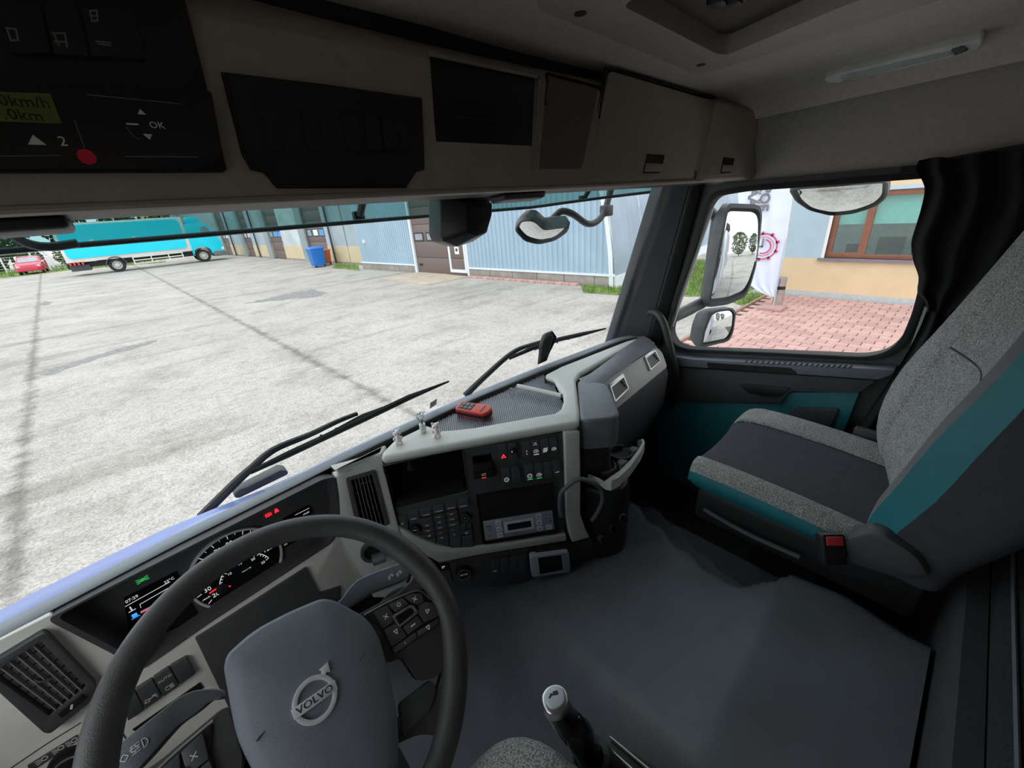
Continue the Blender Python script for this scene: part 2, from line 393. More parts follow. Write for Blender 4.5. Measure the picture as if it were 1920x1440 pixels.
# driver's door with its window (beside the driver, out of view, lets the daylight in)
DL = Fr((XL-.02,0,0), (0,1,0), ZV)
bm = NB(); o2 = [(.92,-1.22),(.92,-.5),(.76,.03),(-.03,.045),(-.06,-.45),(-.03,-1.22)]
h2 = [(.85,-.62),(.84,-.5),(.70,.0),(.0,.01),(-.03,-.45),(-.03,-.58)]
holed_ab(bm, DL, o2, [rnd2(h2,.03)], -.04, 0); d2 = mk('door_2', bm, DARK, kind='structure')
bm = NB(); slab_ab(bm, DL, h2, -.024, -.02); mk('window_2', bm, GLASS, kind='structure')
# ================================================================== engine tunnel between the seats
def smooth(t): t = max(0, min(1, t)); return t*t*(3-2*t)
EDGE = [(-.3,.95),(-.12,.95),(.02,.99),(.095,.985),(.14,.93),(.18,.89),(.25,.92),(.354,.99),(.5,1.09),(.646,1.18),(.8,1.2)]
def edge_x(y):
    for (y0,x0),(y1,x1) in zip(EDGE[:-1], EDGE[1:]):
        if y <= y1: return x0+(x1-x0)*smooth((y-y0)/(y1-y0))
    return EDGE[-1][1]
def tunz(x, y):
    top = -1.10+.4*(.68-y) if y > .1 else -.868+.1*(.1-y)
    top = max(top, -1.13); top = min(top, -.80)
    top += .012*math.sin(x*9+y*4)
    l = smooth((x-.16-.18*(y+.1))/.26)          # falls away into the driver's footwell
    e = smooth((edge_x(y)-x)/.06)
    z = FLOORZ+(top-FLOORZ)*(.15+.85*l) if x < .7 else top
    if x > .7: z = (top-.13)+(.13)*e
    if x > edge_x(y)+.10: z = min(z, top-.13-smooth((x-edge_x(y)-.1)/.08)*.25)
    if x > .96: z = FLOORZ+(z-FLOORZ)*(1-smooth((y-.645)/.07)*smooth((x-.96)/.05))   # stops short of the knee panel
    return max(z, FLOORZ+.002)
bm = NB(); nx, ny = 90, 80
TX0, TX1, TY0, TY1 = .10, 1.30, -.14, .985
tgx = lambda i: TX0+i*(TX1-TX0)/nx
tgy = lambda j: TY0+j*(TY1-TY0)/ny
loft(bm, [[V((tgx(i), tgy(j), tunz(tgx(i), tgy(j)))) for i in range(nx+1)] for j in range(ny+1)])
g = bmesh.ops.extrude_edge_only(bm, edges=[e for e in bm.edges if e.is_boundary])
for v in [e for e in g['geom'] if isinstance(e, bmesh.types.BMVert)]: v.co.z = FLOORZ
mk('engine_tunnel', bm, TUNNEL, label='grey rubber-covered engine tunnel between the two seats', cat='engine cover', ang=70, base=V((.65,.38,FLOORZ)))
# ================================================================== dashboard
n0 = V((-.515,-.857,0))
S = Fr((.306,.884,-.575), (.857,-.515,0), ZV-n0*.05)          # centre stack face, turned to the driver
D = Fr((0,.915,-.6), (1,.08,0), (0,.087,.996))                       # driver's panel
VF = Fr((.306,.884,-.6), (.94,-.342,0), (.05,.13,.99))        # vent between them
dash = thing('dashboard', 'silver and charcoal wrap-around truck dashboard under the windshield', 'dashboard', (.5,.9,FLOORZ))
c8 = crop(700,800,4.8)
# ledge below the glass and the black gutter behind it
ex = [-.55+i*(2.12/48) for i in range(49)]
bm = NB(); loft(bm, [[V((x, ws_y(x)+dy, z)) for x in ex] for dy, z in ((.004,-.66),(.002,-.572),(-.006,-.566),(-.034,-.567),(-.038,-.570))])
mk('windshield_ledge', bm, LEDGE, dash, ang=50)
exg = [x for x in ex if x > .18]
bm = NB(); loft(bm, [[V((x, ws_y(x)+(dy if x > .36 else max(dy,-.06)), z)) for x in exg] for dy, z in ((-.036,-.568),(-.041,-.576),(-.043,-.604),(-.12,-.606),(-.13,-.64))])
mk('ledge_gutter', bm, BLACK, dash, ang=50)
# --- silver top and tray
silver_top = [(712,846),(760,822),(800,803),(830,806)]
k6 = crop(720,720,5.333)
TZ = T(-.55)
top_out = [TZ.ab(714,848)]+[T(-.574).ab(*p) for p in [(718,873),(800,857),(880,842),(980,824),(1057,810),(1086,806)]]+[TZ.ab(*p) for p in [(1088,775),(1083,735),(1080,712),(1088,699),(1195,640),(1199,632)]]
# far edge follows the gutter
far = [(x, ws_y(x)-.09) for x in (1.42,1.3,1.15,1.04)]
far2 = [(x, ws_y(x)-.085) for x in (.47,.42,.36)]
traypx = k6((575,455),(720,445),(900,425),(1200,372),(1500,318),(1700,285),(1770,235),(1795,150),(1790,95),(1745,30),(1700,-60),(1600,-95),(1420,-40))
tray_near = [TZ.ab(*p) for p in traypx]
tray = tray_near[:-1]+[(x, ws_y(x)-.05) for x in (1.0,.92,.8,.7,.6,.5)]
tray = [p for p in tray if True]
bm = NB()
outer = top_out+far+tray_near[:-1][::-1]+far2
slab_ab(bm, TZ, outer, -.026, 0)
mk('top_panel', bm, SILVER, dash, bev=.013, bseg=4, ang=50)
bm = NB(); slab_ab(bm, TZ, [(p[0],p[1]) for p in tray], -.075, -.034); mk('tray_mat', bm, None or mat('ribbed rubber mat', (.06,.068,.08), .45, var=.1), dash)
# rubber ribs of the mat
bm = NB(); tv = [V(p) for p in tray]; ddir = V((.60,.8)); sdir = V((-.8,.6))
def inside(p, poly):
    c = False
    for i in range(len(poly)):
        a, b = poly[i-1], poly[i]
        if (a[1] > p[1]) != (b[1] > p[1]) and p[0] < (b[0]-a[0])*(p[1]-a[1])/(b[1]-a[1])+a[0]: c = not c
    return c
cx = V((.65,.80))
for i in range(-80, 81):
    q0 = cx+sdir*(i*.006); run = None
    for j in range(-70, 71):
        p = q0+ddir*(j*.008); ins = inside(p, tray)
        if ins and run is None: run = p
        if run is not None and (not ins or j == 70):
            if (p-run).length > .01: strip(bm, TZ, [tuple(run), tuple(p)], .003, -.035, -.0322)
            run = None
o = mk('mat_ribs', bm, mat('mat rib tops', (.24,.265,.30), .45, var=.1), dash, smooth=False, kind='stuff')
# divider bar across the tray, with the small rear pocket behind it
bm = NB(); p = [TZ.px(*q, -.012) for q in k6((1335,20),(1500,55),(1720,105),(1775,120))]
tube(bm, crom(p, 4), .008, 8); mk('tray_divider', bm, SILVER, dash)
# ring clip in the tray
bm = NB(); c = TZ.px(959,734,-.02); F = Fr(c, XV, (0,.5,.85)); tube(bm, [F.P(.011*math.cos(t), .011*math.sin(t), 0) for t in [i*math.pi/8 for i in range(16)]], .0015, 6, closed=True); mk('tie_ring', bm, CHROME, dash)
# --- driver's panel
cluster = [(98,1157),(250,1078),(420,990),(600,893),(628,897),(636,950),(634,990),(618,1018),(520,1082),(400,1160),(275,1247),(262,1247),(215,1218)]
dpo = AB(D, [(-260,1335),(-120,1262),(0,1200),(94,1153),(215,1218),(262,1247),(275,1247),(400,1160),(520,1082),(618,1018),(634,990),(636,950),(630,893),(652,876),(672,960),(700,1060),(640,1140),(560,1200),(470,1300),(430,1500)], 0)
dpo += [(-.10,-.50),(-.55,-.50)]
bm = NB(); slab_ab(bm, D, dpo, -.03, 0); mk('driver_panel', bm, BEIGE, dash, bev=.003)
clc = [(a, min(b, .026)) for a, b in AB(D, cluster, 0)]; cc = V((sum(p[0] for p in clc)/len(clc), sum(p[1] for p in clc)/len(clc)))
bm = NB(); holed_ab(bm, D, rnd2([tuple(cc+(V(p)-cc)*1.025) for p in clc], .012), [rnd2([tuple(cc+(V(p)-cc)*.985) for p in clc], .012)], -.054, .003)
mk('cluster_hood', bm, DARK, dash, bev=.002)
bm = NB(); slab_ab(bm, D, [tuple(cc+(V(p)-cc)*1.05) for p in clc], -.056, -.05); cl = mk('instrument_cluster', bm, DARK, dash)
GH = -.049
GA, GBb, GR = -.045, -.1005, .0893
bm = NB(); cyl(bm, D, GA, GBb, GR-.001, -.055, GH+.001, 64); mk('dial_face', bm, SCREEN, cl)
bm = NB(); ringf(bm, D, GA, GBb, GR-.0022, GR+.0022, GH-.002, GH+.006, 0, 360, 72); mk('dial_ring', bm, mat('dial chrome', (.75,.75,.76), .35, .2, var=.03), cl)
# speed scale
bm = NB()
for i, sp in enumerate(range(0, 121, 5)):
    if sp < 20: continue
    t = math.radians(212-2.1*(sp-20)); r0 = GR*(.86 if sp % 10 == 0 else .9); c, s = math.cos(t), math.sin(t)
    strip(bm, D, [(GA+r0*c, GBb+r0*s), (GA+GR*.95*c, GBb+GR*.95*s)], .0012 if sp % 10 == 0 else .0007, GH+.001, GH+.0016)
mk('scale_marks', bm, WHITEL, cl, smooth=False)
for i, sp in enumerate(range(0, 121, 10)):
    if sp < 20: continue
    t = math.radians(212-2.1*(sp-20)); text(D, str(sp), (GA+GR*.72*math.cos(t), GBb+GR*.72*math.sin(t)), .014, WHITEL, cl, GH+.0012)
text(D, 'km/h', (GA-.070, GBb-.03), .006, WHITEL, cl, GH+.0012)
# rev counter inside the dial
RA, RB, RR = GA+.008, GBb-.034, .052
bm = NB(); ringf(bm, D, RA, RB, RR, RR+.001, GH+.001, GH+.003, 15, 172, 36)
for i in range(21):
    t = math.radians(172-i*(157/20)); c, s = math.cos(t), math.sin(t); k = .88 if i % 5 == 0 else .93
    strip(bm, D, [(RA+RR*k*c, RB+RR*k*s), (RA+RR*.98*c, RB+RR*.98*s)], .0009, GH+.001, GH+.002)
mk('rev_scale', bm, WHITEL, cl, smooth=False)
for i, s_ in enumerate(('5','10','15','20','25')):
    t = math.radians(172-i*(157/4)); text(D, s_, (RA+RR*.75*math.cos(t), RB+RR*.75*math.sin(t)), .0085, WHITEL, cl, GH+.0012)
text(D, 'r/min x 100', (RA+.004, RB+.016), .004, WHITEL, cl, GH+.0012)
bm = NB(); na, nb_ = D.ab(412,1098,GH); ta, tb = D.ab(393,1111,GH); strip(bm, D, [(na,nb_),(ta,tb)], .0016, GH+.002, GH+.004)
ta, tb = D.ab(431,1098,GH); strip(bm, D, [(na,nb_),(ta,tb)], .0016, GH+.002, GH+.004); mk('needles', bm, REDL, cl, smooth=False)
bm = NB(); ha, hb = D.ab(416,1102,GH); cyl(bm, D, ha, hb, .012, GH, GH+.006, 24); mk('needle_hub', bm, BLACK, cl, bev=.001)
# displays either side of the dial
qslab('information_display', D, [(232,1122),(330,1072),(372,1158),(262,1210),(240,1180)], -.055, GH+.002, SCREEN, cl)
for s_, p, z, m_ in (('23°C',(317,1087),.008,WHITEL),('07:29',(247,1122),.009,WHITEL)): text(D, s_, D.ab(*p,GH), z, m_, cl, GH+.0026, rot=.02)
bm = NB()
for a, b in (((235,1136),(318,1090)),((262,1132),(318,1100)),((262,1132),(264,1138))): strip(bm, D, [D.ab(*a,GH), D.ab(*b,GH)], .0008, GH+.002, GH+.003)
mk('display_lines', bm, WHITEL, cl, smooth=False)
bm = NB(); strip(bm, D, [D.ab(266,1146,GH), D.ab(300,1128,GH)], .004, GH+.002, GH+.003); mk('fuel_bar', bm, mat('pink bar', (.6,.15,.25), .5, emit=(.8,.2,.3), es=.3), cl)
bm = NB(); a, b = D.ab(252,1152,GH); boxf(bm, D, a-.004, a+.004, b-.004, b+.003, GH+.002, GH+.003); strip(bm, D, [(a-.006,b-.006),(a+.006,b-.006)], .001, GH+.002, GH+.003); mk('fluid_tell_tale', bm, BLUEL, cl)
bm = NB(); a, b = D.ab(246,1141,GH); strip(bm, D, [(a,b+.005),(a,b-.003)], .002, GH+.002, GH+.003); strip(bm, D, [(a-.005,b-.004),(a+.005,b-.004)], .001, GH+.002, GH+.003); mk('temperature_icon', bm, WHITEL, cl)
bm = NB(); a, b = D.ab(267,1086,GH)
for k in (-1,1):
    for j in range(3): strip(bm, D, [(a+k*.004,b-.003+j*.003),(a+k*.009,b-.004+j*.004)], .0008, GH+.002, GH+.003)
    ringf(bm, D, a+k*.001, b, .002, .0028, GH+.002, GH+.003, seg=12)
mk('lamp_tell_tale', bm, GREENL, cl)
qslab('trip_display', D, [(530,973),(580,946),(587,962),(540,985)], -.055, GH+.002, SCREEN, cl)
text(D, '14.64', D.ab(573,962,GH), .007, WHITEL, cl, GH+.0026)
bm = NB(); strip(bm, D, [D.ab(553,965,GH), D.ab(579,952,GH)], .0007, GH+.002, GH+.003); mk('display_lines', bm, WHITEL, cl)
bm = NB(); a, b = D.ab(503,965,GH); ringf(bm, D, a, b, .0032, .0045, GH+.001, GH+.002, seg=20); ringf(bm, D, a, b, .006, .007, GH+.001, GH+.002, -40, 40, 8); ringf(bm, D, a, b, .006, .007, GH+.001, GH+.002, 140, 220, 8); boxf(bm, D, a-.0008, a+.0008, b-.002, b+.002, GH+.001, GH+.002)
a, b = D.ab(518,957,GH); slab_ab(bm, D, [(a-.005,b-.004),(a+.005,b-.004),(a+.002,b+.005),(a-.002,b+.005)], GH+.001, GH+.002); mk('brake_tell_tale', bm, REDL, cl)
qslab('gear_display', D, [(528,1019),(556,1004),(560,1012),(533,1028)], -.055, GH+.002, SCREEN, cl); text(D, '2/6', D.ab(535,1020,GH), .006, mat('amber print', (.5,.45,.1), .5, emit=(.6,.55,.15), es=.3), cl, GH+.0026)
# dark shroud panel under the dial
qslab('column_panel', D, [(366,1198),(480,1125),(575,1064),(600,1112),(640,1100),(640,1200),(500,1330),(430,1330)], -.02, .006, DARK, dash, bev=.003)
# driver's vent
def vent(F, outer, inner, nu, nv, m_frame, h=.012, louvre=.001, deep=-.03, along='v'):
    bm = NB(); holed(bm, F, outer, [inner], deep, h, r=.006, rh=.002); v = mk('air_vent', bm, m_frame, dash, bev=.002)
    bm = NB(); slab(bm, F, inner, deep-.02, deep+.006); mk('vent_duct', bm, BLACK, v)
    q = AB(F, inner, h); A, B_, C_, D_ = [V(p) for p in q]       # tl, tr, br, bl
    for i in range(1, nu):
        t = i/nu; bm = NB(); strip(bm, F, [tuple(A.lerp(B_, t)), tuple(D_.lerp(C_, t))], louvre, h-.016, h-.003); mk('slat', bm, SLAT, v, smooth=False)
    for i in range(1, nv):
        t = i/nv; bm = NB(); strip(bm, F, [tuple(A.lerp(D_, t)), tuple(B_.lerp(C_, t))], louvre, h-.028, h-.014); mk('slat', bm, SWITCH, v, smooth=False)
    return v, (A+B_+C_+D_)/4
k5 = crop(0,1180,5.536)
v, m0 = vent(D, [(-42,1262),(80,1188),(90,1192),(182,1288),(168,1318),(94,1376),(82,1374)], k5((-95,470),(420,125),(905,600),(510,905)), 6, 7, DARK, .016, .0016)
bm = NB(); strip(bm, D, [(m0.x-.007,m0.y+.006),(m0.x-.003,m0.y-.002),(m0.x+.005,m0.y-.006)], .004, .008, .016); mk('vent_tab', bm, SWITCH, v, bev=.001)
qslab('vent_wheel', D, k5((600,885),(850,685),(890,715),(640,920)), .01, .019, BLACK, v); bm = NB(); strip(bm, D, [D.ab(*k5((740,820))[0],.019), D.ab(*k5((745,790))[0],.019)], .003, .018, .0195); mk('vent_wheel_mark', bm, WHITE, v)
# switch row and light controls
k7 = crop(200,1240,6)
rowq = [[(190,415),(318,335),(428,545),(240,675)],[(326,328),(515,205),(628,405),(437,538)],[(524,196),(706,72),(824,270),(638,398)],[(720,64),(905,-45),(1004,140),(830,265)]]
for i, q in enumerate(rowq):
    sw = qslab('rocker_switch', D, k7(*q), -.01, .009, SWITCH, dash, r=.003, bev=.0015)
    if i == 2:
        text(D, 'AUTO', D.ab(*k7((655,195))[0],.009), .008, WHITE, sw, .0092)
        bm = NB(); a, b = D.ab(*k7((690,300))[0],.009); ringf(bm, D, a, b, .0035, .0045, .0088, .0095, 70, 290, 16)
        for j in range(4): strip(bm, D, [(a+.003,b-.004+j*.0027),(a+.009,b-.004+j*.0027)], .0008, .0088, .0095)
        mk('lamp_icon', bm, WHITE, sw)
    if i == 1:
        bm = NB(); a, b = D.ab(*k7((500,415))[0],.009)
        for pth in ([(-.010,-.003),(-.004,-.004),(-.002,.001),(-.008,.003),(-.010,-.003)],[(-.002,0),(.004,.001),(.009,-.002)],[(.003,.004),(.009,.003)],[(.006,.003),(.008,-.005)]): strip(bm, D, [(a+x,b+y) for x,y in pth], .0011, .0088, .0095)
        mk('lamp_icon', bm, WHITE, sw)
qslab('stalk_slot', D, k7((290,770),(1050,240),(1092,300),(350,805)), -.01, .002, BLACK, dash)
qslab('light_switch_strip', D, k5((285,1420),(790,1108),(800,1160),(370,1450),(300,1450)), -.01, .003, DARK, dash)
bm = NB()
for (x, y) in ((445,1350),(615,1240),(755,1160)):
    a, b = D.ab(*k5((x,y))[0],.003)
    for j in range(3): strip(bm, D, [(a-.008,b-.004+j*.004),(a-.003,b-.003+j*.003)], .0009, .0028, .0036)
    ringf(bm, D, a+.002, b, .003, .0042, .0028, .0036, seg=14)
mk('lamp_icon', bm, WHITE, dash)
bm = NB(); a, b = D.ab(128,1442,.02); cyl(bm, D, a, b, .026, -.005, .004, 32); cyl(bm, D, a, b, .019, .004, .022, 32); mk('light_knob', bm, BLACK, dash, bev=.002)
bm = NB(); ringf(bm, D, a, b, .0185, .021, .018, .0225, seg=32); mk('knob_ring', bm, SATIN, dash)
bm = NB(); strip(bm, D, [D.ab(*q, 0) for q in k5((110,1440),(480,1190),(835,970))], .0014, -.002, .0008); mk('panel_seam', bm, BLACK, dash); bm = NB(); strip(bm, D, [D.ab(*q,0) for q in k7((60,600),(215,870))], .0014, -.002, .0008); mk('panel_seam', bm, BLACK, dash)
# panel between cluster and centre stack, with vent
bm = NB(); vo = AB(VF, [(630,888),(668,872),(714,850),(722,890),(760,1040),(800,1120),(700,1120),(640,1010),(636,930)], 0)
kv = crop(640,860,10.29)
vin = kv((90,395),(640,225),(920,1275),(320,1430))
vo = [(a, min(b, .0495)) for a, b in vo]
holed_ab(bm, VF, vo, [rnd2(AB(VF, vin, 0), .004)], -.03, 0); mk('stack_cheek', bm, SILVER, dash, bev=.004)
VA, VB_ = vo[0][0], vo[2][0]; pA, pB = VF.P(VA,.05,0), VF.P(VB_,.05,0)
bm = NB(); slab_ab(bm, TZ, [(pA.x,pA.y),(pB.x+.002,pB.y),(pB.x+.03,ws_y(pB.x)-.085),(pA.x,ws_y(pA.x)-.085)], -.02, 0); mk('cheek_top', bm, SILVER, dash, bev=.006, bseg=3)
v, m0 = vent(VF, kv((88,385),(650,215),(925,1275),(310,1440)), kv((185,415),(590,310),(850,1290),(420,1420)), 6, 6, DARK, .004, .0012)
bm = NB(); boxf(bm, VF, m0.x-.002, m0.x+.002, m0.y-.01, m0.y+.016, -.008, .006); mk('vent_tab', bm, SWITCH, v)
# --- centre stack
face = c8((80,352),(400,285),(800,195),(1200,128),(1716,48),(1728,300),(1745,640),(1700,975),(1300,1040),(900,1095),(720,1105),(560,1065),(400,995),(200,875),(140,640))
fo = AB(S, face, 0); recess = AB(S, c8((92,360),(798,197),(850,585),(182,745)), 0); pbr = AB(S, c8((888,268),(1066,240),(1080,332),(900,355)), 0)
bm = NB(); holed_ab(bm, S, fo, [recess, pbr], -.05, 0); stack = mk('centre_stack', bm, DARK, dash, bev=.0015)
bm = NB(); rc = [tuple(V(p)) for p in recess]; slab_ab(bm, S, rc, -.075, -.045); mk('screen', bm, SCREEN, stack)
bm = NB(); slab(bm, S, c8((165,690),(815,540),(850,585),(182,745)), -.05, -.004, 0); mk('screen_sill', bm, BLACK, stack)
bm = NB(); strip(bm, S, [S.ab(*q,0) for q in c8((800,197),(852,586))], .0022, -.01, .0025); mk('screen_edge', bm, SATIN, stack)
bm = NB(); slab_ab(bm, S, pbr, -.05, -.03); mk('brake_recess', bm, BLACK, stack)
pb = qslab('parking_brake', S, c8((896,352),(1078,328),(1092,448),(910,480)), -.01, .012, BLACK, stack, r=.003, bev=.002)
bm = NB(); strip(bm, S, [S.ab(*q,.012) for q in c8((905,418),(1085,385))], .0012, .010, .0125); mk('key_gap', bm, GLOSSBLK, pb)
bm = NB(); a, b = S.ab(*c8((995,430))[0],.012); ringf(bm, S, a, b, .0025, .0036, .012, .0126, seg=16); ringf(bm, S, a, b, .005, .006, .012, .0126, -45, 45, 8); ringf(bm, S, a, b, .005, .006, .012, .0126, 135, 225, 8); mk('brake_icon', bm, GREYPR, pb)
bm = NB(); strip(bm, S, [S.ab(*q,.012) for q in c8((978,462),(1012,457))], .0018, .012, .0126); mk('brake_light', bm, REDL, pb)
def key(pts, icon=None, led=None, split=False):
    q = qslab('rocker_switch', S, c8(*pts), -.01, .007, SWITCH, stack, r=.0015, bev=.0012)
    ab = [V(p) for p in AB(S, c8(*pts), .007)]; c = sum(ab, V((0,0)))/4; top = (ab[0]+ab[1])/2; bot = (ab[2]+ab[3])/2
    wv = (ab[1]-ab[0]).length
    def at(t, s=0): return bot.lerp(top, t)+V((s*wv,0))
    if led:
        bm = NB(); p = at(.07); strip(bm, S, [(p.x-wv*.28,p.y),(p.x+wv*.28,p.y)], .0014, .007, .0076); mk('switch_led', bm, led, q)
    if split:
        bm = NB(); p = at(.62); strip(bm, S, [(p.x-wv*.45,p.y),(p.x+wv*.45,p.y)], .0008, .0066, .0074); mk('key_gap', bm, BLACK, q)
    if icon:
        bm = NB(); p = at(.28); s = wv*.3
        if icon == 'tri':
            slab_ab(bm, S, [(p.x-s,p.y-s*.8),(p.x+s,p.y-s*.8),(p.x,p.y+s*.9)], .007, .0076)
            mk('hazard_icon', bm, REDL, q)
            bm = NB(); slab_ab(bm, S, [(p.x-s*.4,p.y-s*.5),(p.x+s*.4,p.y-s*.5),(p.x,p.y+s*.3)], .007, .0079); mk('hazard_icon', bm, SWITCH, q)
        elif icon == 'knob':
            c_ = at(.55); cyl(bm, S, c_.x, c_.y, wv*.42, .006, .012, 24, wv*.36); cyl(bm, S, c_.x, c_.y, wv*.25, .012, .015, 20); mk('rotary_knob', bm, BLACK, q, bev=.0006)
            bm = NB(); ringf(bm, S, c_.x-.003, c_.y+.001, .0015, .0023, .0152, .0157, seg=14); mk('lamp_icon', bm, LITPR, q)
        elif icon == 'ring':
            ringf(bm, S, p.x, p.y, s*.7, s*.92, .007, .0076, seg=20); strip(bm, S, [(p.x-s*.35,p.y),(p.x+s*.35,p.y)], .0008, .007, .0076); mk('switch_icon', bm, LITPR, q)
        elif icon == 'slash':
            ringf(bm, S, p.x, p.y, s*.7, s*.92, .007, .0076, seg=20); strip(bm, S, [(p.x-s,p.y-s),(p.x+s,p.y+s)], .0008, .007, .0076); ringf(bm, S, p.x, p.y, s*.25, s*.45, .007, .0076, seg=12); mk('switch_icon', bm, LITPR, q)
        elif icon == 'bar':
            for k in (-.6,.6): strip(bm, S, [(p.x,p.y+k*s-.0012),(p.x,p.y+k*s+.0012)], .0018, .007, .0076)
            mk('switch_icon', bm, LITPR, q)
        elif icon == 'car':
            strip(bm, S, [(p.x-s,p.y-s*.2),(p.x-s*.6,p.y+s*.6),(p.x+s*.4,p.y+s*.6),(p.x+s,p.y-s*.1),(p.x+s*.5,p.y-s*.6),(p.x-s*.6,p.y-s*.6),(p.x-s,p.y-s*.2)], .0009, .007, .0076); strip(bm, S, [(p.x-s*.3,p.y),(p.x+s*.5,p.y+s*.1)], .0012, .007, .0076); mk('switch_icon', bm, LITPR, q)
        elif icon.startswith('t:'):
            text(S, icon[2:], (p.x,p.y), .0052, LITPR, q, .0072)
    return q, at
key([(1122,162),(1200,151),(1216,300),(1136,312)], 'tri'); key([(1206,150),(1284,145),(1300,288),(1221,299)], 'knob')
key([(1330,138),(1408,127),(1424,265),(1347,277)], 'bar', split=True)
q, at = key([(1414,126),(1492,116),(1508,254),(1430,264)], 'car', WHITEL); p = at(.78); text(S, 'OFF', (p.x,p.y+.001), .0045, LITPR, q, .0072); text(S, 'ROAD', (p.x,p.y-.004), .0038, LITPR, q, .0072)
key([(1498,115),(1574,104),(1590,243),(1514,253)], 'slash'); key([(1580,103),(1648,93),(1664,232),(1596,242)], 'car')
key([(1148,378),(1228,367),(1244,512),(1164,524)], 'ring'); key([(1235,366),(1310,354),(1328,498),(1251,510)])
key([(1355,344),(1436,333),(1452,478),(1374,490)], 'ring', GREENL); key([(1442,332),(1518,322),(1534,466),(1458,477)], 'car', GREENL)
key([(1524,321),(1600,311),(1616,454),(1540,465)]); key([(1606,310),(1680,301),(1698,442),(1622,453)], 't:AUX')
# blank radio slot
bx_ = qslab('radio_blank', S, c8((938,630),(1608,528),(1630,745),(968,852)), -.01, .004, BLACK, stack, r=.004, bev=.002)
for x, y in ((965,682),(1600,575),(970,806),(1612,700)):
    bm = NB(); a, b = S.ab(*c8((x,y))[0],.004); cyl(bm, S, a, b, .0018, .003, .0046, 10); mk('screw', bm, GLOSSBLK, bx_)
bm = NB(); strip(bm, S, [S.ab(*q,.006) for q in c8((930,622),(985,1040),(1010,1055),(1655,955),(1660,930),(1612,520),(930,622))], .004, -.01, .006); mk('radio_frame', bm, BLACK, stack)
# freezer control unit
kt = crop(895,950,12.387)
TRS = mat('blue-grey keypad foil', (.36,.39,.46), .45, var=.05)
un = qslab('cooling_unit_panel', S, kt((138,375),(1745,110),(1795,525),(190,790)), -.02, .008, TRS, stack, r=.003, bev=.001, label='grey cooling unit control panel')
PALE = mat('pale key foil', (.80,.83,.90), .45, var=.04)
def tq(pts, m, h0, h1, nm, par=un, r=.001): return qslab(nm, S, kt(*pts), h0, h1, m, par, r=r)
tq([(615,372),(1295,262),(1325,508),(640,618)], PALE, .007, .0088, 'display_frame'); tq([(695,415),(1240,325),(1258,465),(712,558)], SCREEN, .007, .0092, 'liquid_crystal_display', r=0)
for j, q in enumerate([[(415,342),(550,325),(565,432),(430,448)],[(432,482),(570,462),(585,570),(448,588)],[(450,618),(588,600),(603,708),(468,728)],[(1350,188),(1482,168),(1498,278),(1365,296)],[(1362,325),(1498,308),(1512,412),(1378,430)],[(1380,462),(1516,445),(1530,553),(1396,572)],[(1585,432),(1718,418),(1736,520),(1602,536)]]):
    kk = tq(q, PALE, .007, .0098, 'keypad_button', r=.0012)
    c = [sum(p[0] for p in q)/4, sum(p[1] for p in q)/4]; a, b = S.ab(*kt(c)[0], .0098)
    bm = NB()
    if j == 0: slab_ab(bm, S, [(a-.0028,b-.001),(a+.0028,b-.001),(a,b+.002)], .0098, .0103)
    elif j == 1: slab_ab(bm, S, [(a-.003,b+.001),(a+.003,b+.001),(a,b-.002)], .0098, .0103)
    else:
        for yy in ((0,) if j in (2,6) else (-.0015,.0012)): strip(bm, S, [(a-.003,b+yy),(a+.003,b+yy)], .001, .0098, .0103)
    mk('key_print', bm, BLACK, kk)
DKP = mat('navy print', (.02,.03,.07), .5, var=.02)
text(S, 'TRS', S.ab(*kt((255,470))[0],.008), .0105, DKP, un, .0082)
bm = NB(); a, b = S.ab(*kt((280,495))[0],.008); ringf(bm, S, a, b, .0062, .007, .008, .0084, 150, 400, 24); mk('swirl_mark', bm, DKP, un)
text(S, 'MT', S.ab(*kt((300,695))[0],.008), .007, DKP, un, .0082); text(S, 'MT-Xs Thermometer', S.ab(*kt((960,622))[0],.008), .0042, DKP, un, .0082, rot=-.02)
bm = NB()
for r_ in range(3):
    for c_ in range(4 if r_ < 2 else 2):
        x = 1535+r_*10+c_*50+(90 if r_ == 2 else 0); y = 210+r_*68-c_*8; a, b = S.ab(*kt((x,y))[0],.008)
        if c_ % 2: boxf(bm, S, a-.0016, a+.0016, b-.0018, b+.0018, .008, .0084)
        else: cyl(bm, S, a, b, .0008, .008, .0084, 8)
mk('indicator_print', bm, DKP, un)
# audio keypad
kk9 = crop(740,920,9)
def ak(pts, m=SWITCH, nm='audio_key', h=.005, r=.0012): return qslab(nm, S, kk9(*pts), -.008, h, m, stack, r=r, bev=.0007)
ak([(8,450),(190,398),(222,500),(232,690),(150,650),(10,560)]); 
bm = NB(); a, b = S.ab(*kk9((130,560))[0],.005); ringf(bm, S, a, b, .0022, .003, .005, .0056, seg=16); mk('power_icon', bm, GREYPR, stack)
for q, s_ in (([(200,398),(405,345),(412,470),(222,515)],'AUDIO'),([(415,340),(625,275),(635,390),(430,450)],'PHONE'),([(635,272),(835,222),(848,330),(645,385)],'CLIMATE'),([(845,220),(1035,172),(1048,285),(856,328)],'SETTING'),([(1045,168),(1240,130),(1260,270),(1062,300)],'CAMERA')):
    o = ak(q); c = (sum(p[0] for p in q)/4+8, sum(p[1] for p in q)/4+45); text(S, s_, S.ab(*kk9(c)[0],.005), .0052, GREYPR, o, .0052)
bm = NB(); strip(bm, S, [S.ab(*q,.005) for q in kk9((435,462),(1050,312))], .0012, .003, .0062); mk('chrome_line', bm, SATIN, stack)
keys = ['1','4 ghi','7 pqrs','* .-@','<<','2 abc','5 jkl','8 tuv','0 +','TEL','3 def','6 mno','9 wxyz','# ...','>>']
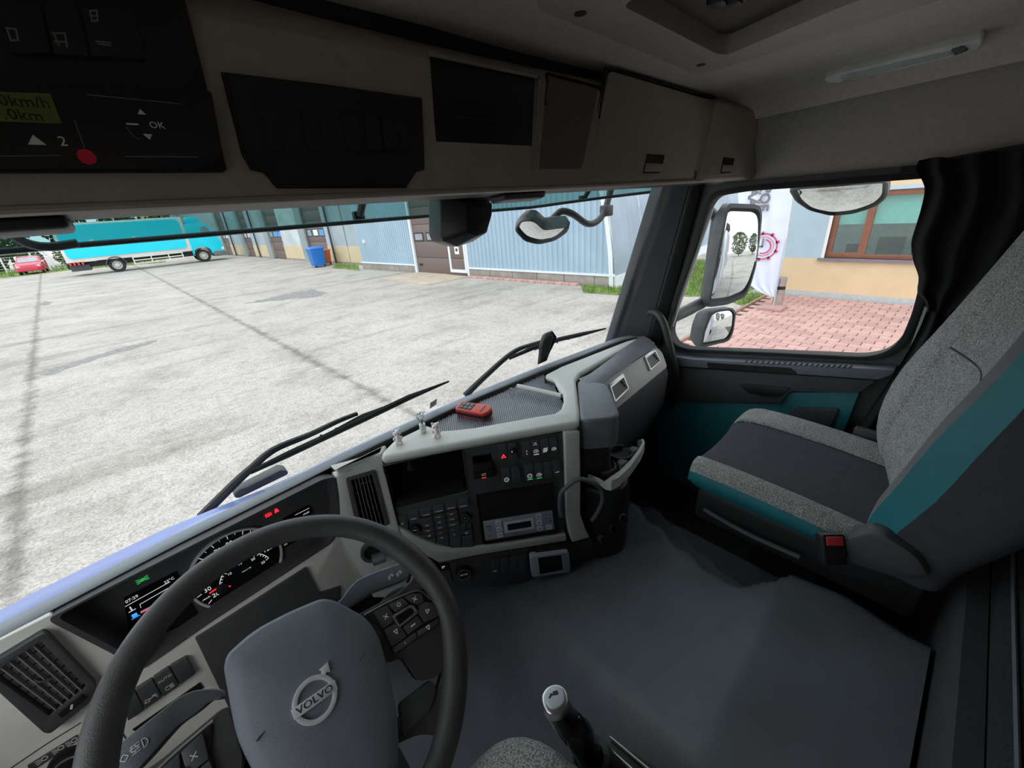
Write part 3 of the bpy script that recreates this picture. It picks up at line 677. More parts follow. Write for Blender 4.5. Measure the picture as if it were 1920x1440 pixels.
for cI in range(3):
    for rI in range(5):
        x0, y0 = 440+cI*210+rI*14, 470-cI*52+rI*88
        if cI == 0 and rI == 4: continue
        q = [(x0,y0+8),(x0+196,y0-42),(x0+210,y0+36),(x0+14,y0+84)]
        o = ak(q, r=.0006); c = (x0+90, y0+30); text(S, keys[cI*5+rI], S.ab(*kk9(c)[0],.005), .0052, GREYPR, o, .0052)
for q in ([(500,830),(690,790),(700,890),(640,890)],[(700,860),(905,800),(918,960),(860,960),(720,910)],[(925,795),(1120,765),(1130,960),(935,965)],[(1130,770),(1315,740),(1325,830),(1140,850)],[(1140,860),(1328,840),(1335,950),(1140,965)],[(1110,585),(1195,570),(1210,650),(1120,665)],[(1205,568),(1285,555),(1300,635),(1220,648)],[(1118,680),(1305,655),(1315,725),(1128,750)]): ak(q)
for (x, y), s_ in (((345,660),'MENU'),((1190,455),'OK')):
    a, b = S.ab(*kk9((x,y))[0],.012); bm = NB(); cyl(bm, S, a, b, .0125, .0, .014, 28, .0115); o = mk('audio_knob', bm, BLACK, stack, bev=.0008)
    bm = NB(); ringf(bm, S, a, b, .0088, .0108, .0135, .0152, seg=32); mk('knob_ring', bm, SATIN, o); text(S, s_, (a,b), .0042, GREYPR, o, .0145)
text(S, 'ESC', S.ab(*kk9((1215,715))[0],.005), .005, GREYPR, stack, .0054)
# silver surround below and the column at the right of the stack
surr = c8((190,880),(400,998),(560,1068),(720,1108),(900,1098),(1300,1043),(1735,972),(1742,1030),(1300,1100),(900,1165),(590,1228),(420,1130),(230,960),(150,880))
qslab('stack_surround', S, surr, -.03, .012, SILVER, dash, bev=.004)
col = c8((1718,55),(1862,42),(1868,500),(1866,790),(1925,960),(1955,1000),(1790,1046),(1775,1000),(1742,830),(1730,480))
qslab('stack_column', S, col, -.04, .014, SILVER, dash, bev=.005, bseg=3)
bm = NB(); a, b = S.ab(*c8((1800,335))[0],.014); cyl(bm, S, a, b, .0015, .013, .0146, 8); mk('screw_hole', bm, BLACK, dash)
# grab bow around the column foot
kb = crop(1020,800,5.538)
pts = [S.px(*q, h) for q, h in zip(kb((180,930),(165,820),(175,700),(240,620),(340,552),(420,548),(520,590),(590,650),(605,760),(560,880),(495,975)), (.02,.026,.03,.034,.036,.034,.02,.012,.012,.012,.012))]
bm = NB(); tube(bm, crom(pts, 5), .0065, 10); mk('grab_bow', bm, DARK2, dash)
# --- lower panel with climate controls
low = c8((585,1230),(900,1170),(1300,1105),(1745,1035),(1800,1050),(1860,1040),(1960,1010),(2050,1060),(2060,1180),(1900,1320),(1420,1400),(1100,1440),(700,1450))
LH = -.012
qslab('lower_panel', S, low, -.05, LH, DARK, dash, bev=.003)
qslab('climate_display', S, c8((590,1240),(680,1222),(690,1280),(610,1300)), LH-.01, LH+.002, SCREEN, dash); text(S, '2*', S.ab(*c8((630,1260))[0],LH), .011, WHITEL, dash, LH+.0024)
a, b = S.ab(*c8((815,1330))[0], LH+.015); bm = NB(); cyl(bm, S, a, b, .0235, LH, LH+.016, 40, .0215); kn = mk('climate_knob', bm, BLACK, dash, bev=.001)
bm = NB(); ringf(bm, S, a, b, .0175, .0195, LH+.014, LH+.018, seg=40); mk('knob_ring', bm, SATIN, kn); text(S, 'AUTO', (a,b), .0085, GREYPR, kn, LH+.0165)
for q in ([(608,1310),(690,1290),(712,1390),(640,1400)],[(700,1225),(745,1215),(750,1260),(705,1270)]): qslab('climate_key', S, c8(*q), LH-.01, LH+.004, SWITCH, dash, r=.001, bev=.0006)
for i in range(4):
    x0 = 1060+i*82; y0 = 1198-i*13; q = [(x0,y0),(x0+76,y0-12),(x0+84,y0+125),(x0+8,y0+138)]
    o = qslab('rocker_switch', S, c8(*q), LH-.01, LH+.005, SWITCH, dash, r=.0012, bev=.001)
    if i == 0: text(S, 'MAX', S.ab(*c8((1095,1300))[0],LH+.005), .0055, GREYPR, o, LH+.0052)
# --- passenger side
def R3(*pts): return [V(p) for p in pts]
NOSE_T = -.552
pad = [[V((.99,.80,NOSE_T)),V((1.045,.79,-.548)),V((1.2,.815,-.546)),V((1.36,.845,-.546)),V((1.455,.862,-.548)),V((1.53,.870,-.552))],
       [V((.955,.742,NOSE_T)),V((1.04,.752,-.546)),V((1.2,.775,-.544)),V((1.34,.795,-.544)),V((1.42,.81,-.546)),V((1.49,.815,-.55))],
       [V((.985,.712,-.562)),V((1.055,.727,-.556)),V((1.2,.738,-.553)),V((1.30,.748,-.553)),V((1.38,.755,-.556)),V((1.445,.758,-.56))]]
bm = NB(); loft(bm, [crom(r, 5) for r in pad]); mk('passenger_pad', bm, DARK2, dash, sub=1, ang=80)
u_q = V((.9975,.06,0)).normalized()
Q = Fr((1.045,.734,-.556), u_q, (0,.707,.707))
stripq = [(1134,706),(1170,686),(1229,650),(1238,655),(1242,686),(1200,722),(1153,766),(1143,740)]
bm = NB(); slab_ab(bm, Q, rnd2([(-.075,.0),(.395,.0),(.402,-.03),(.365,-.088),(-.035,-.105)], .012), -.03, .0); mk('passenger_strip', bm, mat('warm silver strip', (.42,.42,.40), .5, var=.03, bump=.12, bs=1500), dash, bev=.006)
k1 = crop(1040,600,5.538)
for q_o, q_i in (([(568,668),(712,548),(775,712),(628,855)],[(592,700),(716,598),(762,708),(634,828)]),([(938,372),(1042,292),(1105,428),(998,524)],[(955,395),(1044,326),(1096,424),(1002,505)])):
    vent(Q, k1(*q_o), k1(*q_i), 1, 1, mat('dim chrome', (.42,.43,.44), .3, .8, var=.05), .008, .001, deep=-.004)
    v = [o for o in dash.children if o.name.startswith('air_vent')][-1]
    A, B_, C_, D_ = [V(p) for p in AB(Q, k1(*q_i), .008)]
    for i in range(7):
        t = (i+.5)/7; bm = NB(); strip(bm, Q, [tuple(A.lerp(D_, t)), tuple(B_.lerp(C_, t))], .0018, .0015, .006); mk('slat', bm, SLAT, v, smooth=False)
    bm = NB(); c = (B_+C_)/2; boxf(bm, Q, c.x-.012, c.x-.004, c.y-.01, c.y+.016, 0, .009); mk('vent_wheel', bm, BLACK, v)
# knee panel below the strip
lowp = [[Q.P(a, -.10+.018*(a+.03)/.39, -.002)+V((0,dy,dz)) for a in (-.03,.06,.15,.26,.362)] for dy, dz in ((0,0),(-.012,-.03),(-.005,-.16),(.06,-.33),(.14,-.5),(.22,-.62))]
bm = NB(); loft(bm, [crom(r, 4) for r in lowp]); mk('knee_panel', bm, DARK, dash, ang=70)
# end plate of the dashboard towards the door
e0 = [pad[0][-1], pad[1][-1], pad[2][-1], Q.P(.40,-.03,-.012), Q.P(.362,-.085,-.01)]+[r[-1] for r in lowp[1:]]
bk_ = [V((1.53,.90,-.56)),V((1.50,.90,-.60)),V((1.46,.90,-.64)),V((1.45,.90,-.68)),V((1.42,.90,-.72))]+[V((1.41,.92,r[-1].z)) for r in lowp[1:]]
bm = NB(); loft(bm, [e0, [p.lerp(q,.5) for p,q in zip(e0,bk_)], bk_]); mk('dash_end_plate', bm, DARK, dash, ang=60)
# nose of the stack and the flank that holds the cup tray
nose_t = [(.765,.612),(.84,.552),(.872,.556),(.975,.655),(1.02,.70),(.985,.80),(.93,.752)]
bm = NB(); TN = T(NOSE_T); slab_ab(bm, TN, rnd2(nose_t, .03), -.10, 0); mk('stack_nose', bm, DARK2, dash, bev=.028, bseg=5, ang=60)
fl = [(.775,.62),(.84,.57),(.865,.575),(.97,.672),(1.0,.72),(.985,.80),(.93,.752)]
bm = NB(); slab_ab(bm, TN, rnd2(fl, .02), -.235, -.10); mk('stack_flank', bm, BLACK, dash, bev=.004)
FK = Fr((.78,.60,-.78), (.9,-.43,0), ZV)
lb = [(.775,.63),(.80,.545),(.86,.515),(.96,.56),(1.0,.70),(.93,.76)]
bm = NB(); slab_ab(bm, T(-.785), rnd2(lb, .03), -.30, 0); mk('stack_foot', bm, BLACK, dash, bev=.012, bseg=3)
# cup tray
CT = T(-.735)
outl = [CT.ab(*q) for q in kb((455,495),(580,545),(640,590),(700,600),(780,560),(900,440),(1000,300),(1045,200),(1030,160),(980,140))]
inl = [CT.ab(*q) for q in kb((460,480),(560,520),(610,545),(690,490),(780,420),(900,300),(960,220),(990,190),(975,165),(960,150))]
bm = NB(); loft(bm, [[CT.P(a,b,-.022) for a,b in outl],[CT.P(a,b,.012 if 2<i<9 else .0) for i,(a,b) in enumerate(outl)],[CT.P(*(V(o_).lerp(V(i_),.45)),.012 if 2<i<9 else .0) for i,(o_,i_) in enumerate(zip(outl,inl))],[CT.P(*(V(o_).lerp(V(i_),.5)),-.02) for o_,i_ in zip(outl,inl)]])
cup = mk('cup_tray', bm, SILVER, dash, ang=50)
bm = NB(); slab_ab(bm, CT, rnd2([(.79,.60),(.80,.548),(.84,.535),(1.0,.545),(1.03,.59),(.96,.65),(.89,.665)], .015), -.03, -.022); mk('cup_floor', bm, BLACK, cup)
for (a, b) in ((.86,.60),(.955,.60)):
    bm = NB(); ringf(bm, CT, a, b, .034, .040, -.03, -.006, 20, 340, 28); mk('cup_ring', bm, DARK, cup, bev=.001)
for (a, b) in ((.905,.563),(.90,.64),(.99,.575)):
    bm = NB(); slab_ab(bm, CT, rnd2([(a-.018,b-.01),(a+.018,b-.012),(a+.012,b+.012),(a-.012,b+.01)], .006), -.03, -.002); mk('cup_grip', bm, DARK2, cup, bev=.003)
# three rotary knobs on the foot
KF = Fr(S.px(1130,1010,.03), (.62,-.2,.25), (-.1,.2,1))
for px_, py_ in ((1131,1012),(1151,990),(1168,971)):
    c = S.px(px_, py_, .02); F = Fr(c, (.857,-.515,0), (.15,.25,.95)); bm = NB(); cyl(bm, F, 0, 0, .0125, -.02, .004, 24); ringf(bm, F, 0, 0, .0105, .0125, .004, .006, seg=24); kn = mk('rotary_knob', bm, DARK, dash, bev=.001)
    bm = NB(); cyl(bm, F, 0, 0, .0095, .0, .018, 24, .0085); strip(bm, F, [(0,-.006),(0,.006)], .002, .018, .0195); mk('knob_cap', bm, GLOSSBLK, kn, bev=.001)
# ================================================================== steering wheel
ct, st = math.cos(math.radians(39.1)), math.sin(math.radians(39.1))
W = Fr((-.012,.464,-.574), XV, (0,ct,st))
wheel = thing('steering_wheel', 'black leather steering wheel with ring emblem on its hub', 'steering wheel', (-.012,.6,-.75))
RW, RT = .2125, .0175
def rimp(t, dr=0, h=0): return W.P((RW+dr)*math.cos(t), (RW+dr)*math.sin(t), h)
bm = NB(); rows = []
for i in range(96):
    t = i*2*math.pi/96
    # thicker grips where the spokes meet the rim
    g = sum(math.exp(-((math.degrees(t)-c+180) % 360-180)**2/(2*14**2)) for c in (20,160,-38,218))
    rr = RT*(1+.10*g)
    rows.append([W.P((RW-.004*g+rr*1.02*math.cos(q))*math.cos(t), (RW-.004*g+rr*1.02*math.cos(q))*math.sin(t), rr*math.sin(q)) for q in [k*2*math.pi/14 for k in range(14)]])
rows.append(rows[0]); loft(bm, rows, wrap=True); mk('rim', bm, LEATHER, wheel, ang=80)
# hub cushion
hubpx = [(413,1250),(420,1225),(470,1180),(540,1143),(604,1117),(630,1122),(690,1155),(714,1190),(735,1270),(750,1345),(752,1400)]
HR = AB(W, hubpx, .02)
hub2 = HR+[(HR[-1][0]-.012,-.155),(HR[-1][0]-.035,-.172),(HR[0][0]+.045,-.172),(HR[0][0]+.015,-.15),(HR[0][0]-.004,-.10),(HR[0][0]-.012,-.0)]
hub2 = rnd2(hub2, .02, 4); hc = V((sum(p[0] for p in hub2)/len(hub2), sum(p[1] for p in hub2)/len(hub2)))
bm = NB(); prof = [(1.0,-.045),(1.0,-.005),(.985,.008),(.95,.016),(.8,.022),(.55,.027),(.25,.029)]
loft(bm, [[W.P(*(hc+(V(p)-hc)*k), h) for p in hub2] for k, h in prof], cap=True, wrap=True); mk('airbag_cover', bm, HUB, wheel, ang=60)
bm = NB(); L = [tuple(hc+(V(p)-hc)*.9) for p in hub2]
def hubh(a, b):
    r = max((V((a,b))-hc).length/.12, 0); return .029-.010*min(r,1)**2
# emblem: ring, arrow and diagonal bar with the maker's name
ea, eb = W.ab(591,1311,.03); EH = .029
bm = NB(); ringf(bm, W, ea, eb, .0205, .0265, EH-.004, EH+.003, seg=48)
slab_ab(bm, W, [(ea+.0185,eb+.0145),(ea+.0140,eb+.0190),(ea+.0185,eb+.0235),(ea+.0155,eb+.0265),(ea+.0285,eb+.0285),(ea+.0265,eb+.0155),(ea+.0232,eb+.0188)], EH-.004, EH+.003)
EMB = mat('emblem chrome', (.85,.85,.86), .3, .2, var=.04)
em = mk('emblem', bm, EMB, wheel, bev=.0008, label='chrome ring emblem with diagonal name bar')
ang = -.045
bm = NB(); F2 = Fr(W.P(ea, eb, EH), W.u*math.cos(ang)+W.v*math.sin(ang), -W.u*math.sin(ang)+W.v*math.cos(ang))
boxf(bm, F2, -.027, .027, -.0062, .0062, -.003, .0038); mk('emblem_bar', bm, EMB, em, bev=.0006)
text(F2, 'VOLVO', (0,0), .0118, mat('deep blue enamel', (.01,.015,.04), .35), em, .004, ext=.0003, sx=1.15)
for (x, y), r_ in (((680,1232),.5),((487,1383),-.3)):
    bm = NB(); a, b = W.ab(x, y, .025); hh = hubh(a, b)
    strip(bm, W, [(a-.004,b-.001),(a,b+.001),(a+.005,b+.002)], .0011, hh-.006, hh+.0003); mk('horn_mark', bm, DARK, wheel)
# spokes and button pods (right pods traced, left pods mirrored)
kw = crop(680,1080,7.2)
def both(fn):
    fn(1); fn(-1)
def msl(name, pts, h0, h1, m, par, s, r=.003, bev=.001, hp=None, **k):
    ab = AB(W, pts, h1 if hp is None else hp)
    if s < 0: ab = [(-a, b) for a, b in ab][::-1]
    bm = NB(); slab_ab(bm, W, ab, h0, h1, r); return mk(name, bm, m, par, bev, **k)
def spoke(s):
    pts = [(.08,.039),(.12,.034),(.155,.029),(.185,.033),(.205,.058),(.209,.02),(.207,-.03),(.197,-.07),(.182,-.10),(.15,-.105),(.122,-.092),(.118,-.05),(.10,-.046),(.085,-.03)]
    if s < 0: pts = [(-a,b) for a,b in pts][::-1]
    bm = NB(); slab_ab(bm, W, rnd2(pts, .012), -.028, -.002); mk('spoke', bm, LEATHER, wheel, bev=.006, bseg=3)
    pts = [(.06,-.105),(.10,-.118),(.138,-.12),(.172,-.094),(.188,-.10),(.165,-.142),(.128,-.175),(.112,-.162),(.096,-.146),(.07,-.136),(.05,-.13)]
    if s < 0: pts = [(-a,b) for a,b in pts][::-1]
    bm = NB(); slab_ab(bm, W, rnd2(pts, .012), -.028, -.004); mk('spoke', bm, LEATHER, wheel, bev=.006, bseg=3)
    lp_ = [(.088,-.097),(.14,-.102),(.139,-.117),(.12,-.131),(.074,-.133)]
    if s < 0: lp_ = [(-a,b) for a,b in lp_][::-1]
    bm = NB(); slab_ab(bm, W, rnd2(lp_,.006), -.02, .0); mk('lower_switch', bm, SWITCH, wheel, bev=.003)
    pod = msl('button_pod', kw((30,530),(330,370),(570,262),(700,212),(800,228),(1035,445),(1042,640),(900,735),(430,1075),(230,700)), -.03, .001, BLACK, wheel, s, r=.006, bev=.002)
    bmr = NB(); ab = AB(W, kw((20,528),(330,362),(575,252),(705,205),(810,225),(1042,445),(1048,640)), .001); ab = [(s*a,b) for a,b in ab]; tube(bmr, crom([W.P(a,b,.0) for a,b in ab],4), .0018, 6); mk('pod_trim', bmr, SATIN, pod)
    for q, ic in (([(142,490),(335,392),(405,515),(412,622),(276,716)],'x'),([(348,384),(540,292),(622,376),(440,492)],'o'),([(562,284),(655,238),(790,236),(830,338),(735,398),(660,360)],'x'),([(748,402),(835,348),(940,360),(1028,470),(1028,540),(830,630),(758,510)],'>'),([(282,728),(432,645),(486,692),(530,692),(598,815),(392,955)],'<'),([(545,684),(742,535),(820,640),(612,795)],'-'),([(402,975),(718,752),(738,838),(432,1055)],'.'),([(730,748),(1030,562),(1030,632),(900,726),(748,828)],'<')):
        kq = msl('wheel_key', kw(*q), -.002, .005, SWITCH, pod, s, r=.002, bev=.0012, hp=.005)
        c = kw((sum(p[0] for p in q)/len(q), sum(p[1] for p in q)/len(q)))[0]; a, b = W.ab(*c,.005); a *= s; bm = NB(); e = .0028
        if ic == 'x': strip(bm, W, [(a-e,b-e),(a+e,b+e)], .0009, .005, .0054); strip(bm, W, [(a-e,b+e),(a+e,b-e)], .0009, .005, .0054)
        elif ic == 'o': ringf(bm, W, a, b, .0022, .003, .005, .0054, seg=14)
        elif ic == '>': strip(bm, W, [(a-e,b-e),(a+e,b),(a-e,b+e),(a-e,b-e)], .0009, .005, .0054)
        elif ic == '<': strip(bm, W, [(a-e,b+e),(a,b-e),(a+e,b+e),(a-e,b+e)], .0009, .005, .0054)
        elif ic == '-': strip(bm, W, [(a-e,b),(a+e,b)], .0018, .005, .0054)
        else: cyl(bm, W, a, b, .001, .005, .0054, 8)
        mk('key_icon', bm, GREYPR, kq)
    qo = kw((402,552),(420,520),(640,388),(692,400),(748,482),(740,512),(500,692),(478,682)); qi = kw((438,556),(635,428),(665,432),(708,488),(505,652),(490,648))
    ao, ai = AB(W, qo, .007), AB(W, qi, .007)
    if s < 0: ao, ai = [(-a,b) for a,b in ao], [(-a,b) for a,b in ai]
    bm = NB(); holed_ab(bm, W, rnd2(ao,.002), [rnd2(ai,.0015)], 0, .0075); mk('key_frame', bm, SATIN, pod, bev=.0008)
    bm = NB(); slab_ab(bm, W, ai, 0, .004); mk('centre_key', bm, GLOSSBLK, pod)
both(spoke)
bm = NB(); lathe(bm, [(.055,-.16),(.06,-.06),(.075,-.035)], W.o, 28, W.n); mk('wheel_boss', bm, BLACK, wheel)
# ------------------------------------------------------------------ steering column with stalks and ignition
colm = thing('steering_column', 'charcoal steering column with two stalks and ignition lock behind the wheel', 'steering column', W.P(0,-.02,-.16))
bm = NB(); lathe(bm, [(.06,-.40),(.075,-.20),(.085,-.10),(.08,-.075)], W.o+W.v*-.01, 28, W.n); mk('column_shroud', bm, DARK, colm, bev=.004)
kr = crop(600,1000,6)
def stalk(px_, h, th, m, taper=1):
    bm = NB(); slab(bm, W, px_, h-th, h, r=.008); return mk('stalk', bm, m, colm, bev=.0065, bseg=4, ang=60)
HS = -.055
s1 = stalk(kr((150,800),(245,740),(320,620),(420,520),(600,440),(960,315),(1012,372),(1005,478),(985,505),(830,572),(600,655),(370,800),(220,900)), HS, .03, HUB)
bm = NB(); slab(bm, W, kr((1016,365),(1040,395),(1085,440),(1092,500),(1060,535),(985,535),(1010,485)), HS-.024, HS-.003, r=.004); mk('stalk_cap', bm, DARK, s1, bev=.003)
for (x, y) in ((798,490),(890,455)):
    a, b = W.ab(*kr((x,y))[0],HS); bm = NB(); slab_ab(bm, W, rnd2([(a-.0055,b-.0035),(a+.0055,b-.0015),(a+.0045,b+.0045),(a-.0045,b+.0030)],.001), HS-.001, HS+.0007); mk('wiper_icon', bm, WHITE, s1)
    bm = NB(); ringf(bm, W, a, b, .0010, .0022, HS, HS+.001, seg=12); mk('wiper_icon', bm, HUB, s1)
bm = NB()
for (x, y) in ((1042,425),(1038,458),(1034,492)): a, b = W.ab(*kr((x,y))[0],HS); boxf(bm, W, a-.0012, a+.0012, b-.0012, b+.0012, HS-.004, HS-.002)
mk('cap_marks', bm, WHITE, s1)
s2 = stalk(kr((640,860),(690,770),(760,680),(860,620),(1060,555),(1100,530),(1090,580),(1000,650),(850,740),(720,830)), HS-.04, .018, DARK2)
kl = crop(200,1240,6)
s3 = stalk(kl((20,1030),(300,800),(560,600),(760,440),(870,372),(1000,322),(1180,308),(1300,330),(1300,440),(1180,432),(1000,590),(800,720),(620,920),(500,1060),(350,1220),(150,1400),(-120,1400),(-100,1150)), HS, .032, DARK2)
bm = NB(); a, b = W.ab(*kl((385,940))[0],HS)
ringf(bm, W, a+.002, b, .0045, .0054, HS, HS+.0008, -90, 90, 12); strip(bm, W, [(a+.002,b-.005),(a+.002,b+.005)], .0009, HS, HS+.0008)
for j in range(4): strip(bm, W, [(a-.009,b-.005+j*.003),(a-.001,b-.004+j*.003)], .0008, HS, HS+.0008)
a, b = W.ab(*kl((200,1090))[0],HS); 
for dx, k in ((0,-1),(.010,1)): strip(bm, W, [(a+dx-.004,b+dx*.3),(a+dx,b+dx*.3+.004),(a+dx+.004,b+dx*.3),(a+dx,b+dx*.3-.004),(a+dx-.004,b+dx*.3)], .0009, HS, HS+.0008)
mk('stalk_icon', bm, WHITE, s3)
# ignition lock in the panel right of the column
ig = VF.ab(*kr((590,215))[0], .01); bm = NB(); ringf(bm, VF, *ig, .020, .030, -.01, .014, seg=32); mk('ignition_ring', bm, DARK, colm, bev=.003)
bm = NB(); cyl(bm, VF, *ig, .0195, -.01, .006, 28); mk('ignition_barrel', bm, BLACK, colm)
bm = NB(); boxf(bm, VF, ig[0]-.004, ig[0]+.03, ig[1]-.022, ig[1]-.008, .0, .04, .004); mk('key_head', bm, DARK2, colm, bev=.003)
p0 = VF.px(*kr((720,175))[0],.04); p1 = VF.px(*kr((800,220))[0],.045); p2 = VF.px(*kr((900,325))[0],.03)
bm = NB(); tube(bm, crom([p0,p1],4), .002, 6); mk('key_link', bm, SATIN, colm)
bm = NB(); tube(bm, crom([p1,p1.lerp(p2,.5)+V((.004,0,.004)),p2],5), .0028, 6); mk('key_strap', bm, mat('yellow strap', (.55,.45,.03), .6), colm)
# ================================================================== overhead console
HD = Fr((0,.62,.03), XV, (0,.17,.985))
con = thing('overhead_console', 'taupe overhead console with black instrument panels above the windshield', 'console', (.53,.75,.02))
XA, XB = -.555, 1.605
sec = [(.62,.030),(.615,.036),(.618,.05),(.652,.222),(.664,.236),(.70,.262),(.70,.262),(.93,.262),(.93,.10),(.70,.035),(.63,.026)]
def csec(x, dy=0):
    # front face as traced; the back follows the raked glass just inside it
    gb = lambda z: ws_y(x)-.058-RAKE*(z+.57)
    f_ = [(y+dy, z) for y, z in sec[:5]]
    yt = max(f_[4][0]+.006, min(f_[4][0]+.05, gb(.262)))
    return [V((x,y,z)) for y, z in f_]+[V((x,yt,.262)), V((x,max(yt,f_[3][0]+.01),.255)), V((x,max(f_[2][0]+.03,gb(.10)),.10)), V((x,max(f_[0][0]+.03,gb(.04)-.004),.04)), V((x,.63+dy,.026))]
bm = NB(); loft(bm, [csec(x) for x in (XA,-.45,-.3,-.1,.1,.3,.5,.7,.9,1.08)], cap=True, wrap=True); mk('console_body', bm, TRIM, con, bev=.004, ang=40)
bm = NB(); loft(bm, [csec(x, .004-max(0,x-1.33)*.26) for x in (1.082,1.2,1.33,1.45,1.55,XB)], cap=True, wrap=True); mk('console_end', bm, TRIM, con, bev=.004)
# light lower lip
bm = NB(); tube(bm, [V((XA+i*(XB-.06-XA)/20, .616, .031)) for i in range(21)], .0045, 8); mk('lower_lip', bm, mat('pale lip plastic', (.42,.36,.31), .5, var=.04), con)
bh = lambda x: max(.65, min(.80, ws_y(x)-.065-RAKE*.62))
bm = NB(); loft(bm, [[V((x, y if k == 0 else (min(.70, bh(x)-.012) if k == 1 else bh(x)), z)) for x in (XA,-.4,-.2,0,.2,.5,.8,1.2,1.5)] for k,(y,z) in enumerate(((.622,.029),(.70,.0225),(.80,.045)))]); 
g = bmesh.ops.extrude_face_region(bm, geom=bm.faces[:])
for v in [e for e in g['geom'] if isinstance(e, bmesh.types.BMVert)]: v.co.z += .03
mk('blind_housing', bm, mat('dark taupe plastic', (.035,.028,.024), .6, var=.05), con)
HE = Fr((1.33,.622,.03), (1,-.26,0), (0,.17,.985))
def cs(name, pts, h0, h1, m, par=con, r=.004, bev=.002, F=HD, **k): return qslab(name, F, pts, h0, h1, m, par, r=r, bev=bev, **k)
tp = cs('tachograph_panel', [(-330,-120),(320,-120),(347,0),(380,130),(426,318),(420,322),(-330,326)], -.01, .006, BLACK)
ko = crop(0,0,4.364)
tc_ = cs('tachograph', ko((-300,700),(580,690),(1730,740),(1850,1400),(-300,1405)), 0, .012, GLOSSBLK, tp)
cs('green_display', ko((-200,745),(410,765),(505,1010),(-200,985)), .01, .0128, mat('green liquid crystal', (.14,.17,.03), .3, emit=(.22,.27,.05), es=.0), tc_, r=0, bev=0)
LCDP = mat('display ink', (.01,.012,.004), .5)
text(HD, '0km/h', HD.ab(*ko((200,835))[0],.0128), .013, LCDP, tc_, .013); text(HD, '.0km', HD.ab(*ko((190,945))[0],.0128), .013, LCDP, tc_, .013)
text(HD, '2', HD.ab(*ko((515,1160))[0],.012), .012, WHITE, tc_, .0123); text(HD, 'OK', HD.ab(*ko((1285,1028))[0],.012), .009, WHITE, tc_, .0123)
def tri(par, pt, s, up, base=False):
    a, b = HD.ab(*ko(pt)[0],.012); bm = NB(); slab_ab(bm, HD, [(a-s,b-s*.6*up),(a+s,b-s*.6*up),(a,b+s*.8*up)], .012, .0124)
    if base: strip(bm, HD, [(a-s,b-s*1.1),(a+s,b-s*1.1)], .0012, .012, .0124)
    mk('arrow_print', bm, WHITE, par, kind=None)
tri(tc_, (1155,918), .0035, 1); tri(tc_, (1215,1118), .0038, -1); tri(tc_, (290,1150), .006, 1)
bm = NB(); strip(bm, HD, [HD.ab(*q,.012) for q in ko((1040,1014),(1125,1018))], .0014, .012, .0124); mk('arrow_print', bm, WHITE, tc_)
bm = NB(); a, b = HD.ab(*ko((710,1285))[0],.012); cyl(bm, HD, a, b, .0068, .011, .0135, 20); mk('red_button', bm, mat('red button', (.45,.01,.03), .4, emit=(.5,.01,.03), es=.03), tc_, label='red round button')
for q in ([(715,775),(1475,850)],[(610,990),(690,1205)],[(1030,1280),(1620,1285)],[(0,1278),(490,1272)],[(1035,1040),(1075,1100),(1135,1140)]):
    bm = NB(); strip(bm, HD, [HD.ab(*p,.012) for p in ko(*q)], .0008, .0118, .0124); mk('panel_line', bm, DARK2, tc_)
for q in ([(10,20),(330,40),(420,430),(90,430)],[(350,40),(640,60),(730,460),(440,440)],[(660,60),(1090,70),(1190,480),(750,460)]):
    sw = cs('overhead_switch', ko(*q), 0, .011, BLACK, tp, r=.002)
for pth in ([(50,230),(130,240),(150,330),(90,330),(60,250)],[(430,270),(530,275),(550,385)],[(440,275),(480,370)],[(450,340),(545,345)],[(735,90),(790,85),(800,170),(755,175),(735,90)],[(740,130),(795,130)],[(790,340),(900,350)],[(810,360),(905,372)]):
    bm = NB(); strip(bm, HD, [HD.ab(*p,.011) for p in ko(*pth)], .0013, .0108, .0115); mk('switch_print', bm, DIMPR, tp)
lp = cs('louvre_panel', [(416,134),(600,156),(792,183),(797,318),(781,322),(762,351),(517,351),(497,323),(470,317),(455,290)], -.01, .008, BLACK)
bm = NB(); tube(bm, [HD.px(*p,.008) for p in [(418,137),(457,290),(471,316),(497,322),(518,350),(761,350)]], .0022, 6); mk('panel_rim', bm, GLOSSBLK, lp)
for i, x in enumerate((492,568,644,684,718,745)):
    x1 = x+14-i*1.5; q = [(x-3,203+i*4),(x+26,206+i*4),(x1+26,283),(x1-3,281)]
    cs('louvre', q, .004, .0105, BLACK, lp, r=.001, bev=.0015)
dp = cs('blank_panel', [(808,104),(905,124),(1003,146),(995,318),(820,316)], -.012, .004, mat('black gloss film', (.008,.008,.009), .35), con, r=.002)
bm = NB(); strip(bm, HD, [HD.ab(*p,.004) for p in ((850,218),(965,231))], .001, .003, .0046); mk('panel_line', bm, DARK, dp)
bm = NB(); tube(bm, [HD.px(*p,.006) for p in [(806,100),(1006,143),(1013,150),(1001,320)]], .004, 8); mk('panel_edge', bm, mat('taupe edge', (.30,.25,.21), .6), con)
cs('speaker_cover', [(1031,141),(1120,165),(1122,172),(1090,328),(1012,329),(1008,322)], -.006, .005, mat('taupe speaker cloth', (.18,.155,.135), .85, var=.1, vs=200, bump=.5, bs=900), con, r=.010, bev=.003)
bm = NB(); strip(bm, HD, [HD.ab(*p,.001) for p in [(1027,137),(1124,162),(1126,175),(1093,332),(1006,333),(1027,137)]], .0025, -.004, .0022); mk('cover_gap', bm, BLACK, con)
d1_ = cs('locker_door', [(1145,132),(1332,187),(1330,200),(1300,333),(1114,341),(1112,330)], -.004, .008, TRIM, con, r=.012, bev=.006)
d2_ = cs('locker_door', [(1344,190),(1432,213),(1433,225),(1394,326),(1308,333),(1314,310)], -.004, .006, TRIM, con, r=.012, bev=.006, F=HE)
